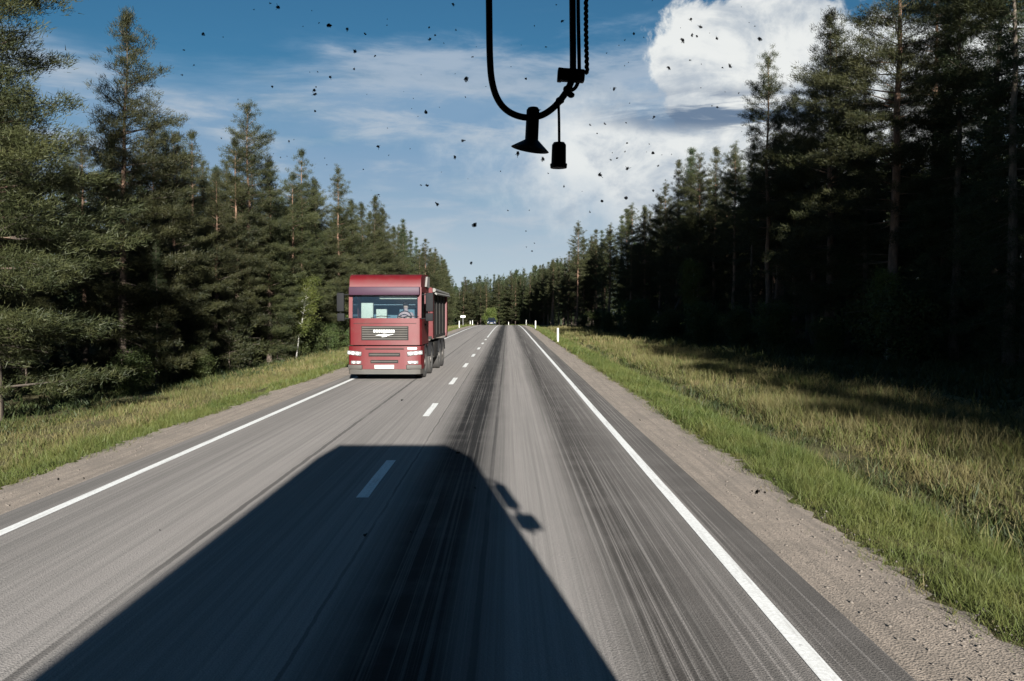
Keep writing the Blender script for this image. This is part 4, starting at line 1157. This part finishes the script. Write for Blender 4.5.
for k, (px, py, r) in enumerate(big):
    p = at(px, py, WY + .0035)
    o = link('insect_splat', rs.choice(splats if r > 1.9 or rs.random() < .25 else smears), None, ws, p)
    if r > 1.9:
        h_ = link('insect_splat', rs.choice(smears), None, ws, p + Vector((0, .0004, 0)))
        sh = r * .62 / FPX * WY; h_.scale = (sh, sh * .2, sh); h_.rotation_euler = (0, rs.uniform(0, 6.28), 0)
        r *= .78
    s = r * .55 / FPX * WY
    o.scale = (s, s * .6, s); o.rotation_euler = (0, rs.uniform(0, 6.28), 0)

# ------------------------------------------------------------------ cable loop hanging inside the windscreen
DC = .36
ppm = FPX / DC
CB = root('hanging_cable', at(530, -90, DC), 0, 'black cable loop hanging down in front of the sky at top centre', 'cable')
org = CB.location.copy()
def A(px, py, dy=0.0):
    v = at(px, py, DC) - org; v.y += dy; return v
def smooth_path(pts, n=6):
    out = []
    P = [pts[0]] + pts + [pts[-1]]
    for i in range(1, len(P) - 2):
        for k in range(n):
            t = k / n; a, b, c_, d_ = P[i - 1], P[i], P[i + 1], P[i + 2]
            out.append(.5 * ((2 * b) + (c_ - a) * t + (2 * a - 5 * b + 4 * c_ - d_) * t * t + (3 * b - a - 3 * c_ + d_) * t ** 3))
    out.append(pts[-1]); return out
def cbl(pts, r, name, m=M_cable, p=CB, n=10):
    mb = MB(); mb.tube(smooth_path(pts), r / ppm, n); return mb.build(name, m, p, 60)
cbl([A(488, -90), A(489, 0), A(490, 60), A(493, 86), A(500, 103), A(511, 113), A(526, 117.5), A(541, 115.5), A(553, 108), A(562, 98), A(569, 87), A(572.5, 76), A(573, 60), A(572.5, 0), A(572, -90)], 3.3, 'cable')
cbl([A(578.5, -90, .002), A(578.5, 0, .002), A(579.5, 60, .002), A(579.5, 76, .002), A(576, 86, .002), A(570, 90, .002)], 1.9, 'thin_cord')
# twisted cord: a fine coil round a core
pts = []
for k in range(150):
    y_ = -90 + 164 * k / 149
    pts.append(A(586 + .9 * max(0, y_ - 30) / 40 + 1.0 * math.cos(k * 1.3) * .55, y_, .0003 * math.sin(k * 1.3)))
mb = MB(); mb.tube(pts, 2.0 / ppm, 6); mb.build('twisted_cord', M_cable, CB, 60)
def cbox(x0, x1, y0, y1, d, rot, name, bev=.0006, p=CB):
    c_ = A((x0 + x1) / 2, (y0 + y1) / 2); hw = (x1 - x0) / 2 / ppm; hh = (y1 - y0) / 2 / ppm
    mb = MB(); mb.box(-hw, hw, -d, d, -hh, hh, bev, 2, Matrix.Translation(c_) @ Matrix.Rotation(R(rot), 4, 'Y')); return mb.build(name, M_cable, p, 40)
clip = cbox(557.5, 584.5, 69.5, 81.5, .0022, 4, 'cable_clip')
cbox(557.5, 562, 69, 81, .0027, 4, 'clip_rim', .0004, clip)
for (x_, y_, r_) in ((567.5, 89, 4.6), (560, 100.5, 4.6), (571, 95, 3.8)):
    mb = MB(); mb.ball(A(x_, y_), r_ / ppm, 2, (1, .9, .8)); mb.build('knot', M_cable, CB, 60)
# suction cup with stem
mb = MB(); mb.cyl(A(533, 110), A(531.5, 142), 6.4 / ppm, 6.6 / ppm, 16); mb.cyl(A(533.2, 108), A(533, 110.2), 5.2 / ppm, 6.4 / ppm, 16); stem = mb.build('suction_cup', M_cable, CB, 40)
mb = MB()
c0 = A(531.5, 139); n = 28; inner = []; outer = []; low = []
for k in range(n):
    a = 2 * math.pi * k / n
    wv = .0006 * math.cos(2 * a)
    inner.append(mb.bm.verts.new(c0 + Vector((5.5 / ppm * math.cos(a), 5.5 / ppm * math.sin(a), 0))))
    ox = 18.8 / ppm * math.cos(a); oz = -(9.5 + 3.2 * math.cos(a)) / ppm - .0003
    outer.append(mb.bm.verts.new(c0 + Vector((ox - .0006, 18 / ppm * math.sin(a), oz))))
    low.append(mb.bm.verts.new(c0 + Vector((ox * .55, 10 / ppm * math.sin(a), oz * .55 + .6 / ppm))))
for k in range(n):
    j = (k + 1) % n
    mb.bm.faces.new((inner[k], inner[j], outer[j], outer[k])); mb.bm.faces.new((outer[k], outer[j], low[j], low[k]))
mb.bm.faces.new(low)
mb.build('cup_skirt', M_cable, stem, 50)
# plug on its own cord
PG = cbl([A(558.5, 102), A(559, 120), A(559.2, 146)], 1.35, 'plug_cord')
mb = MB(); mb.cyl(A(559, 145), A(558.6, 164.5), 7.0 / ppm, 7.4 / ppm, 18); mb.cyl(A(559, 142.5), A(559, 145), 5.4 / ppm, 7.0 / ppm, 18); mb.build('plug', M_cable, CB, 40)
mb = MB(); mb.cyl(A(558.6, 164), A(558.6, 168), 8.6 / ppm, 8.2 / ppm, 18); mb.build('plug_flange', M_cable, CB, 40)
print('TREES', TREES)
